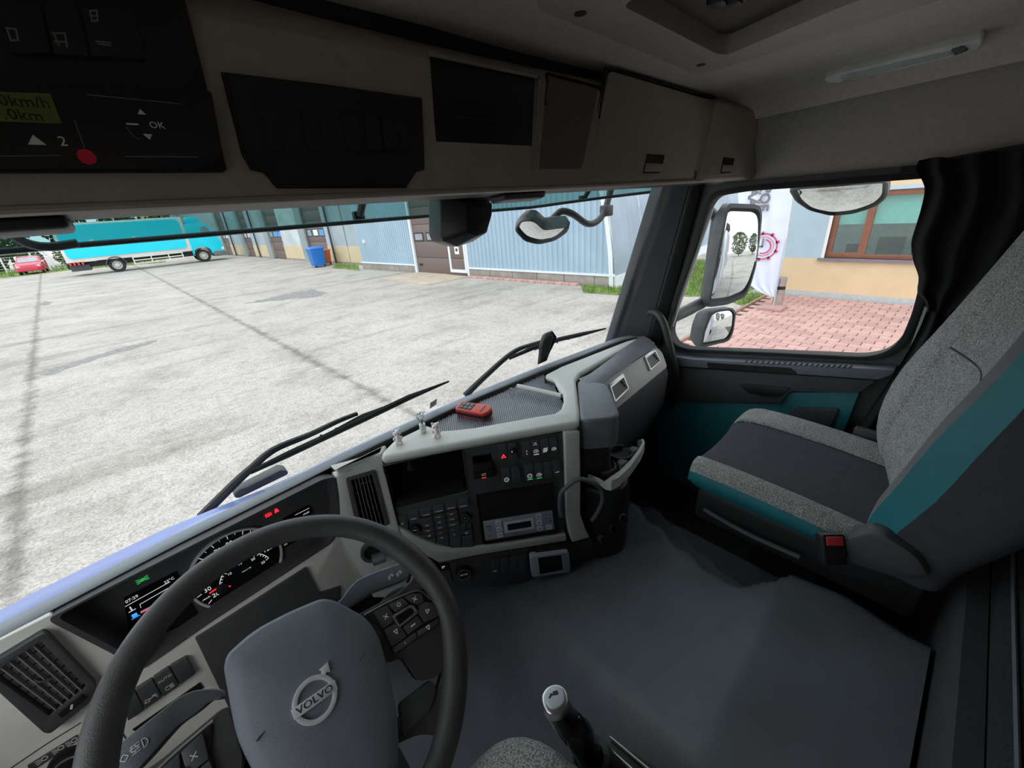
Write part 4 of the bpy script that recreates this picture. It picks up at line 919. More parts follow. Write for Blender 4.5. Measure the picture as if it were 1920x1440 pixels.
for d_, q in ((d1_,[(1214,288),(1247,291),(1238,325),(1206,325)]),(d2_,[(1357,294),(1378,297),(1371,324),(1351,325)])):
    h_ = .008 if d_ is d1_ else .006; FF = HD if d_ is d1_ else HE
    lt = cs('latch', q, h_-.01, h_+.0015, BLACK, d_, r=.003, bev=.001, F=FF)
    a4 = [V(p) for p in AB(FF, q, h_)]; bm = NB(); slab_ab(bm, FF, [tuple(a4[3].lerp(a4[0],.5)), tuple(a4[2].lerp(a4[1],.5)), tuple(a4[2].lerp(a4[1],.08)), tuple(a4[3].lerp(a4[0],.08))], h_, h_+.004); mk('latch_lever', bm, TRIM, lt, bev=.001)
bm = NB(); strip(bm, HD, [HD.ab(*p,.002) for p in [(1137,128),(1105,340)]], .006, -.004, .0025); strip(bm, HD, [HD.ab(*p,.002) for p in [(1337,186),(1303,335)]], .004, -.004, .0035); strip(bm, HD, [HD.ab(*p,.002) for p in [(1137,128),(1437,212)]], .004, -.004, .0035); mk('door_gap', bm, BLACK, con, smooth=False)
bm = NB(); slab(bm, HD, [(777,28),(822,37),(826,80),(786,72)], -.004, .0028, r=.006); 
bm.free()
# pull handles of the roller blind under the console
for x0, x1, y_ in ((-.42,-.035,.70),(.585,.705,.70)):
    bm = NB(); loft(bm, [[V((x, yy, zz)) for yy, zz in ((.65,.027),(.655,.014),(.70,.008),(.71,.024))] for x in (x0,x0+.02,x1-.02,x1)], cap=True, wrap=True); mk('blind_handle', bm, BLACK, con, bev=.006, bseg=3)
# ------------------------------------------------------------------ roof hatch frame and lamp
RZ = .283
CE = Fr((0,0,RZ-.004), XV, (0,-1,0))          # looks down: u right, v towards the rear
def cep(px, py): return CE.ab(px, py, .03)
hatch = thing('roof_hatch', 'beige moulded roof hatch frame with dark opening in the lining', 'roof hatch', (.8,.2,RZ-.02))
ho = [cep(1000,8), cep(1150,70), cep(1302,134), cep(1330,132), cep(1740,2)]
x1, y1 = ho[-1]; ho = ho+[(x1-.02, .45), (ho[0][0]-.01, .45), (ho[0][0]-.03, ho[0][1]+.05)]
hi_ = [cep(1165,3), cep(1345,97), cep(1365,98), cep(1590,2)]
hi_ = hi_+[(hi_[-1][0]-.02,.36),(hi_[0][0]-.01,.36)]
bm = NB(); holed_ab(bm, CE, rnd2(ho,.03), [rnd2(hi_,.02)], -.02, .034); mk('hatch_frame', bm, mat('hatch plastic', (.42,.39,.35), .55, var=.05, bump=.2, bs=700), hatch, bev=.008, bseg=3)
bm = NB(); tube(bm, [CE.P(a,b,.006) for a,b in rnd2(ho,.03)], .006, 6, closed=True); mk('hatch_shadow_line', bm, BLACK, hatch)  # black tube drawn in as the shadow line around the frame
bm = NB(); slab_ab(bm, CE, hi_, -.02, .002); mk('hatch_lid', bm, mat('brown hatch lid', (.10,.085,.075), .7, var=.1), hatch)
for p in ((1088,18),(1315,117)):
    a, b = cep(*p); bm = NB(); cyl(bm, CE, a, b, .009, .0, .0352, 16); mk('screw_hole', bm, BLACK, hatch)
bm = NB(); a, b = cep(1345,18); box(bm, CE.P(a,b,.016), (.03,.025,.02)); box(bm, CE.P(a+.01,b+.02,.02), (.02,.02,.02)); mk('hatch_latch', bm, BLACK, hatch, bev=.004)
bm = NB(); tube(bm, crom([CE.P(*cep(*p),.012) for p in ((1365,22),(1400,20),(1460,2))],4)+[CE.P(cep(1460,2)[0]+.02,.3,.012)], .005, 8); mk('hatch_bar', bm, SATIN, hatch)
LC = Fr((XR-.14,0,RZ-.022), XV, (0,-1,-.0))
lampo = thing('ceiling_lamp', 'long slim ceiling lamp with clear lens above the passenger window', 'lamp', (1.5,.3,.2))
LP = Fr((1.545,0,.252), (0,-1,0), (-.80,0,.60))
LPpx = [(1545,148),(1562,140),(1640,122),(1700,106),(1790,84),(1835,74),(1842,78),(1836,90),(1815,100),(1700,128),(1570,156),(1550,156)]
bm = NB(); slab(bm, LP, LPpx, -.012, .012, r=.003); mk('lamp_housing', bm, mat('lamp silver', (.88,.89,.88), .4), lampo, bev=.003)
bm = NB(); slab(bm, LP, [(1575,143),(1780,97),(1785,104),(1578,154)], .006, .0145); mk('lamp_lens', bm, mat('frosted lens', (.55,.62,.60), .25), lampo, bev=.001)
bm = NB(); slab(bm, LP, [(1782,95),(1805,88),(1815,96),(1790,105)], .006, .0165, r=.003); mk('lamp_switch', bm, DARK2, lampo, bev=.001)
# ================================================================== camera housing on the glass
chs = thing('windshield_camera', 'faceted black camera housing hanging at the top of the windshield', 'camera', (.60,.76,-.08))
Fc = Fr((.593,.80,0), (1,.0,0), (0,-.0,1))
bm = NB()
o_ = AB(Fc, [(826,366),(904,366),(904,400),(889,452),(857,463),(831,453),(826,440)], 0); f_ = AB(Fc, [(842,366),(896,366),(898,398),(880,445),(853,461),(860,425)], .05)
t_ = [V(p) for p in o_]
loft(bm, [[Fc.P(a,b,-.05) for a,b in o_],[Fc.P(a,b,0) for a,b in o_],[Fc.P(*(V((.03,-.02))+(V(p)-V((.03,-.02)))*.62),.045) for p in o_]], cap=True, wrap=True)
mk('housing', bm, mat('black camera plastic', (.014,.014,.015), .4, var=.08), chs, bev=.004, ang=20)
bm = NB(); box(bm, (.62,.80,.04), (.06,.05,.05)); mk('bracket', bm, BLACK, chs, bev=.004)
# ================================================================== passenger seat
seat = thing('passenger_seat', 'grey and black cloth passenger seat with teal side piping beside the door', 'seat', (1.17,.1,FLOORZ))
SXL, SXR = .935, 1.40
def cush_sec(y, ztop, zbot, xl, xr, dip=.018, side=.045):
    # cross-section along X from lower left edge over the top to the lower right
    xs = [xl+.012, xl-.004, xl, xl+.016, xl+.048, xl+.056, (xl+xr)/2-.03, xr-.125, xr-.11, xr-.02, xr, xr+.004, xr-.012]
    zs = [zbot, ztop-side, ztop-.02, ztop+.004, ztop+.006, ztop-.004, ztop-dip, ztop-.004, ztop+.006, ztop+.004, ztop-.02, ztop-side, zbot]
    return [V((x,y,z)) for x,z in zip(xs,zs)]
ysec = [(.372,-.712,-.735,.06),(.385,-.70,-.742,.03),(.375,-.682,-.745,.012),(.345,-.672,-.748,.0),(.25,-.672,-.748,0),(.12,-.678,-.75,0),(0,-.69,-.75,0),(-.1,-.70,-.75,0)]
secs = [cush_sec(y, zt, zb, SXL+i_, SXR-i_) for y,zt,zb,i_ in ysec]
def band(name, k0, k1, m, par=seat, rows=secs):
    bm = NB(); loft(bm, [crom(r[k0:k1+1], 3) for r in rows]); return mk(name, bm, m, par, ang=80, sub=1)
cu = thing
band('cushion_side', 0, 2, TEAL); band('cushion_side', 10, 12, TEAL)
band('cushion_bolster', 2, 5, FABRIC); band('cushion_bolster', 7, 10, FABRIC); band('cushion_centre', 5, 7, FABRICD)
bm = NB(); f = secs[0]; vs_ = [bm.verts.new(p) for p in f]; bm.faces.new(vs_); mk('cushion_front', bm, TEAL, seat)
for kx in (5,7):
    bm = NB(); tube(bm, [r[kx]+V((0,0,-.001)) for r in secs], .0022, 6); mk('seam', bm, BLACK, seat)
# plinth
bm = NB(); box(bm, ((SXL+SXR)/2, .12, -.80), (SXR-SXL-.03,.46,.10)); mk('seat_pan', bm, BLACK, seat, bev=.012)
bm = NB(); box(bm, (1.345, .10, -1.06), (.09,.34,.38)); mk('seat_base', bm, BLACK, seat, bev=.02)
bm = NB(); tube(bm, crom([on(1320,955,0,.93),on(1400,1000,0,.925),on(1500,1045,0,.92)],5), .006, 8); mk('seat_rail', bm, DARK, seat)
qF = Fr((.925,0,0), (0,-1,0), ZV)
bm = NB(); slab(bm, qF, [(1572,1036),(1588,1010),(1625,1000),(1660,1005),(1720,1045),(1745,1085),(1680,1085),(1600,1060)], -.03, .02, r=.01); mk('recliner_cover', bm, DARK, seat, bev=.008)
# backrest: rows up the back, columns across
def back_sec(yf, z, xl, xr, th, bol=.05):
    xs = [xl+.02, xl-.008, xl-.004, xl+.02, xl+.085, xl+.10, (xl+xr)/2, xr-.10, xr-.085, xr-.02, xr+.004, xr+.008, xr-.02]
    yy = [yf-th, yf-th*.75, yf-.01, yf+bol*.7, yf+bol*.5, yf+bol*.25, yf-.012, yf+bol*.25, yf+bol*.5, yf+bol*.7, yf-.01, yf-th*.75, yf-th]
    return [V((x,y,z)) for x,y in zip(xs,yy)]
bs_ = [(-.02,-.74,.0,.10,.02),(.0,-.70,.0,.12,.03),(.012,-.64,.0,.14,.045),(.01,-.55,.0,.15,.055),(-.005,-.45,.005,.15,.055),(-.03,-.36,.012,.15,.045),(-.05,-.27,.02,.14,.035),(-.07,-.18,.035,.13,.03),(-.09,-.08,.06,.12,.025),(-.11,.02,.09,.11,.02),(-.125,.09,.12,.10,.015),(-.15,.12,.16,.06,.0)]
brow = [back_sec(y, z, SXL+i_, SXR-i_, th, bo) for y,z,i_,th,bo in bs_]
for r_ in brow:
    for p in r_: p.y += -.012-.058*smooth((p.z+.74)/.22)*(1-(p.x-SXL)/(SXR-SXL))*1.1+.03*(p.x-SXL)/(SXR-SXL)   # turned a little towards the driver
band('backrest_side', 0, 2, FABRICD, rows=brow); band('backrest_side', 10, 12, FABRICD, rows=brow)
band('backrest_piping', 2, 3, TEAL, rows=brow, par=seat); band('backrest_piping', 9, 10, TEAL, rows=brow)
band('backrest_bolster', 3, 5, mat('mid grey cloth', (.15,.155,.155), .9, var=.1, bump=.4, bs=600), rows=brow); band('backrest_bolster', 7, 9, FABRIC, rows=brow); band('backrest_centre', 5, 7, FABRIC, rows=brow)
bm = NB(); loft(bm, [[r[0],r[0].lerp(r[12],.5),r[12]] for r in brow]); mk('backrest_shell', bm, FABRICD, seat)
bm = NB(); vs_ = [bm.verts.new(p) for p in brow[-1]]; bm.faces.new(vs_); mk('backrest_top', bm, FABRIC, seat)
r0 = brow[5]; bm = NB(); tube(bm, crom([r0[5], r0[6]+V((0,.001,0)), r0[7]],5), .0025, 6); mk('seam', bm, BLACK, seat)
# buckles
bk = thing('belt_buckle', 'seat belt buckle with red release beside the passenger cushion', 'buckle', on(1553,1025,0,.915))
Fb = Fr(on(1558,1012,0,.897), (.73,-.68,-.05), (.35,.35,.86))
bm = NB(); boxf(bm, Fb, -.024, .024, -.05, .014, -.014, .010, .006); mk('buckle_body', bm, BLACK, bk, bev=.004)
bm = NB(); boxf(bm, Fb, -.017, .017, -.009, .009, .0, .0125, .002); mk('release_button', bm, mat('red plastic', (.75,.06,.06), .4, emit=(.8,.1,.1), es=.0), bk, bev=.001, label='red release button')
bk2 = thing('belt_buckle', 'plain black belt buckle between the passenger seat and the door', 'buckle', V((1.425,.06,-.80)))
Fb = Fr(V((1.42,.075,-.70)), (0,-1,0), (0.1,-.2,1)); bm = NB(); boxf(bm, Fb, -.028, .028, -.06, .03, -.012, .012, .006); mk('buckle_body', bm, DARK, bk2, bev=.004)
bm = NB(); boxf(bm, Fb, -.022, .022, -.16, -.055, -.008, .008, .003); mk('buckle_stalk', bm, BLACK, bk2, bev=.003)
# ================================================================== driver's seat corner
ds = thing('driver_seat', 'grey melange driver seat cushion behind the gear lever', 'seat', (0,-.02,FLOORZ))
dsec = [cush_sec(y, zt, zb, -.24+i_, .235-i_) for y,zt,zb,i_ in [(.305,-.76,-.80,.10),(.302,-.735,-.82,.07),(.285,-.715,-.83,.045),(.25,-.70,-.83,.02),(.18,-.69,-.83,.005),(.05,-.69,-.83,0),(-.12,-.70,-.83,0),(-.138,-.72,-.83,0)]]
bm = NB(); loft(bm, [crom(r, 3) for r in dsec], cap=True); mk('cushion', bm, FABRIC, ds, ang=80, sub=1)
bm = NB(); box(bm, (-.07,.07,-1.04), (.30,.40,.42)); mk('seat_base', bm, BLACK, ds, bev=.02)
# ================================================================== gear lever
gl_ = thing('gear_lever', 'black gear lever with silver selector cap beside the driver seat', 'gear lever', on(1150,1440,2,-.83))
top = on(1040,1313,2,-.635); mid = on(1085,1375,2,-.70); bot = on(1108,1425,2,-.775); bot2 = on(1150,1470,2,-.83)
axis_ = (top-bot).normalized()
Fg = Fr(top, (.80,-.55,.0), (.25,.55,.35)); gu = Fg.u
Fg = Fr(top, gu, axis_.cross(gu))
if Fg.n.dot(axis_) < 0: Fg = Fr(top, gu, -axis_.cross(gu))
bm = NB(); tube(bm, crom([top-axis_*.004, top-axis_*.05, mid, bot],5), [.0145]*5+[.0155]*5+[.0175]*6, 14, flat=1.25); mk('grip', bm, GLOSSBLK, gl_, ang=60)
capout = [(a*.76,b*.76) for a,b in [(.024,.016),(.026,0),(.022,-.018),(.004,-.028),(-.016,-.026),(-.025,-.010),(-.024,.010),(-.010,.024),(.010,.026)]]
bm = NB(); slab_ab(bm, Fg, rnd2(capout,.01), -.012, .006); cp = mk('selector_cap', bm, SATIN, gl_, bev=.004, bseg=3, label='silver cap with trailer symbol')
bm = NB(); slab_ab(bm, Fg, rnd2([tuple(V(p)*.72) for p in capout],.008), .004, .0085); mk('cap_button', bm, mat('pale button', (.55,.58,.62), .35), cp, bev=.001)
bm = NB(); boxf(bm, Fg, -.001, .006, .001, .006, .008, .0092); strip(bm, Fg, [(-.007,-.001),(-.004,.003),(-.002,.002)], .0018, .008, .0092); mk('truck_print', bm, BLACK, cp)
bm = NB(); p_ = on(1030,1345,2,-.67); tube(bm, crom([p_+V((-.0,.0,.01)), on(1050,1372,2,-.71), on(1062,1390,2,-.735)],5), .006, 8); mk('selector_trigger', bm, SATIN, gl_)
bm = NB(); tube(bm, crom([bot+axis_*.01, bot, bot2],4), [.024]*4+[.032]*5, 14); mk('lever_boot', bm, BLACK, gl_)
cs_ = thing('gear_console', 'black gear console with bright edge strips beside the driver seat', 'console', on(1190,1440,2,-.95))
pc = T(-.80)
q = [pc.ab(*p) for p in [(1085,1440),(1130,1400),(1150,1385),(1240,1440),(1330,1530),(1130,1530)]]
bm = NB(); slab_ab(bm, pc, q, -.2, 0); mk('console_box', bm, BLACK, cs_, bev=.004)
for a_, b_ in (((1143,1382),(1260,1480)),((1128,1392),(1215,1470)),((1136,1403),(1100,1450))):
    bm = NB(); tube(bm, [pc.px(*a_,.001), pc.px(*b_,.001)], .0022, 6); mk('edge_strip', bm, SATIN, cs_)
# ================================================================== bunk
bunk = thing('bunk', 'black carpeted bunk with stitched front edge behind the seats', 'bunk', (.55,-.55,FLOORZ))
bm = NB(); ys_ = [(-.185,-.72),(-.19,-.69),(-.21,-.675),(-.24,-.67),(-.6,-.665),(-.94,-.665)]
loft(bm, [[V((x,y,z)) for x in [XL+i*(XR-.01-XL)/12 for i in range(13)]] for y,z in ys_]+[]); mk('bunk_mattress', bm, CARPET, bunk, ang=80)
bm = NB(); loft(bm, [[V((x,y,z)) for x in [XL+i*(XR-.01-XL)/12 for i in range(13)]] for y,z in ((-.15,-1.24),(-.148,-.74),(-.155,-.72),(-.183,-.72),(-.19,-.76))]); mk('bunk_front', bm, mat('bunk padding', (.045,.047,.052), .8, var=.15, bump=.4, bs=400), bunk, ang=60)
bm = NB(); tube(bm, [V((.3+i*.1,-.20,-.678)) for i in range(13)], .003, 6); mk('bunk_piping', bm, DARK2, bunk)
bm = NB(); tf = T(-.663); p_ = tf.ab(1898,968); boxf(bm, tf, p_[0]-.03, p_[0]+.03, p_[1]-.012, p_[1]+.012, 0, .0015); tg = mk('care_tag', bm, mat('white label', (.55,.55,.56), .7), bunk)
for i in range(4):
    bm = NB(); a = p_[0]-.02+i*.013; boxf(bm, tf, a-.002, a+.002, p_[1]-.008, p_[1]+.008, .0012, .0019); mk('tag_print', bm, BLACK, tg)
# ================================================================== curtain
cur = thing('curtain', 'black pleated side curtain tied back at the rear of the passenger window', 'curtain', (1.5,.0,-.85))
CX = 1.515
cl_edge = [(1718,318),(1733,350),(1728,385),(1718,420),(1708,455),(1712,490),(1722,520),(1720,548),(1735,566),(1738,585)]
cr_edge = [(2150,280),(2150,340),(2150,390),(2140,440),(2120,480),(2080,520),(2020,550),(1960,575),(1880,590),(1830,600)]
rows = []
for i,(l, r_) in enumerate(zip(cl_edge, cr_edge)):
    A_, B_ = on(*l,0,CX), on(*r_,0,CX); row = []
    for j in range(61):
        t = j/60; p = A_.lerp(B_, t); amp = .022*(1-.45*i/9)
        p.x += amp*math.sin(t*34+.35*i+.8*math.sin(t*7))-.012*math.sin(i/9*3.14); p.z += .004*math.sin(t*21); row.append(p)
    rows.append(row)
rows = [[rows[0][j]+V((0,0,.02)) for j in range(61)]]+rows
rr_ = [[crom([rows[i][j] for i in range(len(rows))],3)[k] for j in range(61)] for k in range((len(rows)-1)*3+1)]
bm = NB(); loft(bm, rr_); mk('curtain_upper', bm, CURTAIN, cur, ang=180)
l2 = [(1738,580),(1722,620),(1690,680),(1650,740),(1610,800),(1580,850),(1575,870)]; r2 = [(1835,595),(1830,640),(1810,690),(1780,740),(1740,800),(1700,850),(1690,880)]
rows = []
for i,(l, r_) in enumerate(zip(l2, r2)):
    A_, B_ = on(*l,0,CX), on(*r_,0,CX-.02); rows.append([A_.lerp(B_, j/40)+V((.016*math.sin(j/40*22+.3*i),0,0)) for j in range(41)])
bm = NB(); loft(bm, [[crom([rows[i][j] for i in range(len(rows))],3)[k] for j in range(41)] for k in range((len(rows)-1)*3+1)]); mk('curtain_tail', bm, CURTAIN, cur, ang=180)
bm = NB(); p_ = [on(1778,602,0,CX-.05), on(1795,610,0,CX-.055), on(1815,618,0,CX-.05)]; tube(bm, crom(p_,4), .006, 8); mk('tie_back', bm, BLACK, cur)
bm = NB(); tube(bm, crom([on(1790,609,0,CX-.058), on(1800,613,0,CX-.058)],3), .0065, 8); mk('tie_clip', bm, SATIN, cur)
# curtain rail
bm = NB(); tube(bm, [on(1690,318,0,1.585), on(1760,312,0,1.585), on(2000,290,0,1.585)], .007, 8)
mk('curtain_rail', bm, BLACK, label='thin black curtain rail above the passenger window', cat='rail')
# B-pillar and belt
bm = NB(); slab(bm, Fr((1.605,0,0),(0,-1,0),ZV), [(1750,300),(2300,200),(2300,1300),(1640,1000),(1700,780),(1745,610),(1755,500)], -.05, .0); mk('trim_5', bm, DARK, kind='structure')
bm = NB(); slab(bm, Fr((1.598,0,0),(0,-1,0),ZV), [(1733,575),(1755,585),(1715,660),(1705,655)], -.02, .004); mk('trim_6', bm, MATS['body white paint'], kind='structure')
bm = NB(); pts = crom([on(1925,540,0,1.46), on(1860,600,0,1.455), on(1800,660,0,1.45), on(1740,740,0,1.45), on(1700,800,0,1.45)], 6)
loft(bm, [[p+V((-.003,.022,.0)) for p in pts],[p+V((-.004,-.022,0)) for p in pts],[p+V((0,-.022,0)) for p in pts],[p+V((0,.022,0)) for p in pts]], wrap=False); mk('seat_belt', bm, BELT, label='black seat belt webbing in front of the curtain', cat='seat belt')
# grab handle on the A pillar
bm = NB(); gp = [on(1218,585,0,1.54), on(1232,588,0,1.52), on(1244,605,0,1.505), on(1254,640,0,1.50), on(1263,680,0,1.50), on(1268,710,0,1.51), on(1264,745,0,1.54), on(1255,765,0,1.57)]
tube(bm, crom(gp,5), .0145, 12); mk('grab_handle', bm, mat('handle rubber', (.03,.03,.03), .5, var=.1), label='curved dark grab handle on the pillar beside the passenger window', cat='handle', ang=80)
# ================================================================== small things on the dashboard
TD = T(-.549)
# remote control
rc_c = on(890,770,2,-.565)
rem = thing('remote_control', 'red and black handheld remote lying on the dashboard tray', 'remote', rc_c+V((0,0,-.018)))
d_ = (on(915,772,2,-.565)-on(865,764,2,-.565)); d_.z = 0; d_.normalize()
Fm = Fr(rc_c+V((0,0,-.003)), d_, V((-d_.y,d_.x,.12)))
RED = mat('red-orange plastic', (.62,.045,.03), .4, var=.05)
out_ = [(-.055,-.022),(.045,-.026),(.056,-.012),(.056,.012),(.045,.026),(-.055,.022),(-.06,.012),(-.06,-.012)]
bm = NB(); slab_ab(bm, Fm, rnd2(out_,.008), .004, .016); mk('upper_shell', bm, RED, rem, bev=.004, bseg=3)
bm = NB(); slab_ab(bm, Fm, rnd2([tuple(V(p)*1.02) for p in out_],.008), -.006, .005); mk('rubber_band', bm, RUBBER, rem, bev=.002)
bm = NB(); slab_ab(bm, Fm, rnd2([tuple(V(p)*.98) for p in out_],.008), -.011, -.006); mk('lower_shell', bm, RED, rem, bev=.002)
bm = NB(); slab_ab(bm, Fm, rnd2([(-.05,-.016),(-.002,-.018),(-.002,.018),(-.05,.016)],.003), .014, .0168); kp = mk('keypad', bm, BLACK, rem)
for i in range(3):
    for j in range(2):
        bm = NB(); boxf(bm, Fm, -.046+i*.015, -.034+i*.015, -.013+j*.015, -.002+j*.015, .016, .0182, .002); mk('remote_key', bm, mat('grey key', (.13,.14,.15), .5), kp, bev=.0008)
bm = NB(); boxf(bm, Fm, .030, .034, -.016, .016, .015, .0168); mk('shell_groove', bm, BLACK, rem)
# bear figurines
PALEP = mat('pale pink resin', (.93,.82,.82), .5, var=.04); WHITEP = mat('white resin', (.93,.92,.90), .5, var=.04)
def ball(bm, c, r, s=(1,1,1)):
    g = bmesh.ops.create_icosphere(bm, subdivisions=2, radius=r)
    for v in g['verts']: v.co = V((v.co.x*s[0], v.co.y*s[1], v.co.z*s[2]))+c
def bear(px_, py_, label, mt, look):
    b0_ = TD.px(px_, py_); t_ = thing('bear_figurine', label, 'figurine', b0_); k = 1.0
    fw = V((look[0], look[1], 0)).normalized(); sd = V((-fw.y, fw.x, 0))
    bm = NB(); ball(bm, b0_+V((0,0,.013)), .0095, (1,1,1.15)); mk('body', bm, mt, t_, ang=180)
    bm = NB(); ball(bm, b0_+V((0,0,.031)), .0105, (1,1,.92)); hd = mk('head', bm, mt, t_, ang=180)
    for s in (-1,1):
        bm = NB(); ball(bm, b0_+sd*s*.0078+V((0,0,.040)), .0034); mk('ear', bm, mt, hd, ang=180)
        bm = NB(); ball(bm, b0_+sd*s*.0045+fw*.0092+V((0,0,.0325)), .0017); mk('eye', bm, mat('figurine ink', (.05,.03,.03), .4), hd, ang=180)
        bm = NB(); ball(bm, b0_+sd*s*.0095+fw*.003+V((0,0,.0165)), .0042, (.8,.8,1.3)); mk('arm', bm, mt, t_, ang=180)
        bm = NB(); ball(bm, b0_+sd*s*.006+fw*.004+V((0,0,.0040)), .0046); mk('foot', bm, mt, t_, ang=180)
    bm = NB(); ball(bm, b0_+fw*.009+V((0,0,.0285)), .0042, (1,1,.8)); mk('muzzle', bm, mt, hd, ang=180)
    return t_
bear(748,831,'white bear figurine standing alone at the dashboard edge', WHITEP, (-.4,-1)); bear(820,818,'pale pink bear figurine next to the flower vase', PALEP, (-.55,-.85))
# flower vase
vb = TD.px(794,810); va = thing('flower_vase', 'tiny glass jar with white flowers on the dashboard', 'vase', vb)
bm = NB(); lathe(bm, [(.0075,0),(.009,.004),(.009,.018),(.0075,.022),(.0085,.026)], vb, 16); mk('jar', bm, mat('milky glass', (.62,.68,.66), .15), va, ang=60)
bm = NB(); ringf(bm, Fr(vb+V((0,0,.021)),XV,YV), 0, 0, .0072, .0088, 0, .003, seg=16); mk('jar_cord', bm, mat('white cord', (.7,.7,.68), .8), va)
GRS = mat('stem green', (.10,.22,.05), .6); PET = mat('white petals', (.72,.74,.82), .6)
for i in range(9):
    a = i*2.4; rr = .004+.011*((i*37) % 10)/10; tip = vb+V((math.cos(a)*rr, math.sin(a)*rr, .048+.014*((i*53) % 7)/7))
    bm = NB(); tube(bm, crom([vb+V((0,0,.015)), vb+V((math.cos(a)*rr*.4, math.sin(a)*rr*.4, .034)), tip],4), .0006, 5); fs = mk('stem', bm, GRS, va)
    bm = NB()
    for k in range(5): ball(bm, tip+V((math.cos(k*1.26)*.003, math.sin(k*1.26)*.003, .001)), .0026, (1,1,.6))
    mk('blossom', bm, PET, fs, ang=180)
# upright black phone holder on the ledge
ph_b = on(1015,690,2,-.566); ph = thing('phone_holder', 'upright black phone holder standing on the windshield ledge', 'phone holder', ph_b+V((0,0,-.002)))
Fp = Fr(ph_b, (.8,-.6,0), (0,.1,1)); kp_ = crop(1000,600,14.4)
bm = NB(); oo = AB(Fp, kp_((120,1210),(160,860),(150,760),(200,560),(260,420),(340,360),(510,300),(545,330),(560,440),(520,540),(440,800),(370,1000),(350,1110)), 0)
oc = [(V(p)) for p in oo]
loft(bm, [[Fp.P(*p,-.012) for p in oc],[Fp.P(*p,.0) for p in oc],[Fp.P(*(sum(oc,V((0,0)))/len(oc)+(p-sum(oc,V((0,0)))/len(oc))*.7),.012) for p in oc]], cap=True, wrap=True)
mk('holder_body', bm, BLACK, ph, bev=.003)
bm = NB(); slab(bm, Fp, kp_((510,300),(545,330),(632,460),(600,580),(440,900),(365,1110),(330,1050),(420,760),(560,450)), -.022, .004); mk('holder_side', bm, GLOSSBLK, ph, bev=.002)
# little display hanging under the stack
dv = thing('portable_display', 'small silver-grey display unit clipped under the centre stack', 'display', S.px(1035,1075,.02))
GREYD = mat('silver-grey plastic', (.45,.48,.54), .42, var=.04)
bm = NB(); slab(bm, S, c8((1415,1190),(1430,1172),(1750,1128),(1762,1138),(1778,1300),(1765,1312),(1440,1358),(1428,1345)), .008, .03, r=.002); mk('case', bm, GREYD, dv, bev=.003)
bm = NB(); slab(bm, S, c8((1482,1182),(1692,1155),(1706,1288),(1500,1330)), .025, .0308); mk('screen', bm, SCREEN, dv)
for (x, y) in ((1712,1158),(1728,1288),(1755,1285)):
    bm = NB(); a, b = S.ab(*c8((x,y))[0],.03); cyl(bm, S, a, b, .0014, .029, .031, 10); mk('key', bm, DKP, dv)
bm = NB(); slab(bm, S, c8((1480,1080),(1720,1060),(1760,1140),(1450,1180)), -.0, .016, r=.004); mk('bracket', bm, BLACK, dv, bev=.003)
# toll tag stuck on the glass
bm = NB(); pT = ws_pt(.47, -.50, .008); 
a_ = [V((p.x, ws_y(p.x)+.006-RAKE*(p.z+.57), p.z)) for p in [on(812,758,1,1.0), on(824,750,1,1.0), on(824,762,1,1.0), on(813,770,1,1.0)]]
prism(bm, a_, V((0,-.003,0))); mk('toll_tag', bm, mat('grey translucent tag', (.35,.38,.36), .4), label='small grey sticker on the windshield above the flower vase', cat='sticker')
# ================================================================== outside: the truck's own shell
G0 = -H
CABP = mat('white truck paint', (.66,.70,.78), .3, coat=.4, var=.03)
BLUEP = mat('blue front panel streak', (.22,.30,.66), .3, coat=.4, var=.05)
ext = thing('truck_cab_body', 'white and blue outer body of the cab below the windshield', 'truck cab', (.53,0,G0))
bm = NB(); loft(bm, [[V((x, ws_y(max(-.55,min(1.57,x)))+dy, z)) for x in [-.62+i*2.32/24 for i in range(25)]] for dy, z in ((.02,-.585),(.06,-.60),(.11,-.66),(.13,-.9),(.13,-1.7))])
for v in bm.verts:
    if -.7 < v.co.z < -.59: v.co.z += (.036 if v.co.z < -.65 else .022)*smooth((.12-v.co.x)/.3)  # blue panel, lifted on the driver's side to stand in for a whitish-blue reflection
mk('front_panel', bm, BLUEP, ext, ang=60)
bm = NB(); loft(bm, [[V((1.72,y,z)) for y in (.95,.6,.2,-.3,-1.08)] for z in (-1.6,-1.2,-.74)]); 
g = bmesh.ops.extrude_face_region(bm, geom=bm.faces[:])
for v in [e for e in g['geom'] if isinstance(e, bmesh.types.BMVert)]: v.co.x -= .03
mk('door_skin', bm, CABP, ext)
bm = NB(); box(bm, (1.705,-.56,-.2), (.03,1.04,1.1)); mk('sleeper_side', bm, CABP, ext)
bm = NB(); box(bm, (.53,-.075,.42), (2.36,1.95,.06)); mk('roof_skin', bm, CABP, ext, bev=.02)
bm = NB(); box(bm, (.53,-1.1,-.6), (2.36,.03,2.0)); mk('rear_wall', bm, CABP, ext)
bm = NB(); box(bm, (.53,-3.2,-1.45), (1.0,7.5,.25)); mk('chassis', bm, BLACK, ext)
WT = mat('tyre rubber', (.02,.02,.02), .8, var=.2); RIMM = mat('steel rim', (.55,.55,.54), .45, .2)
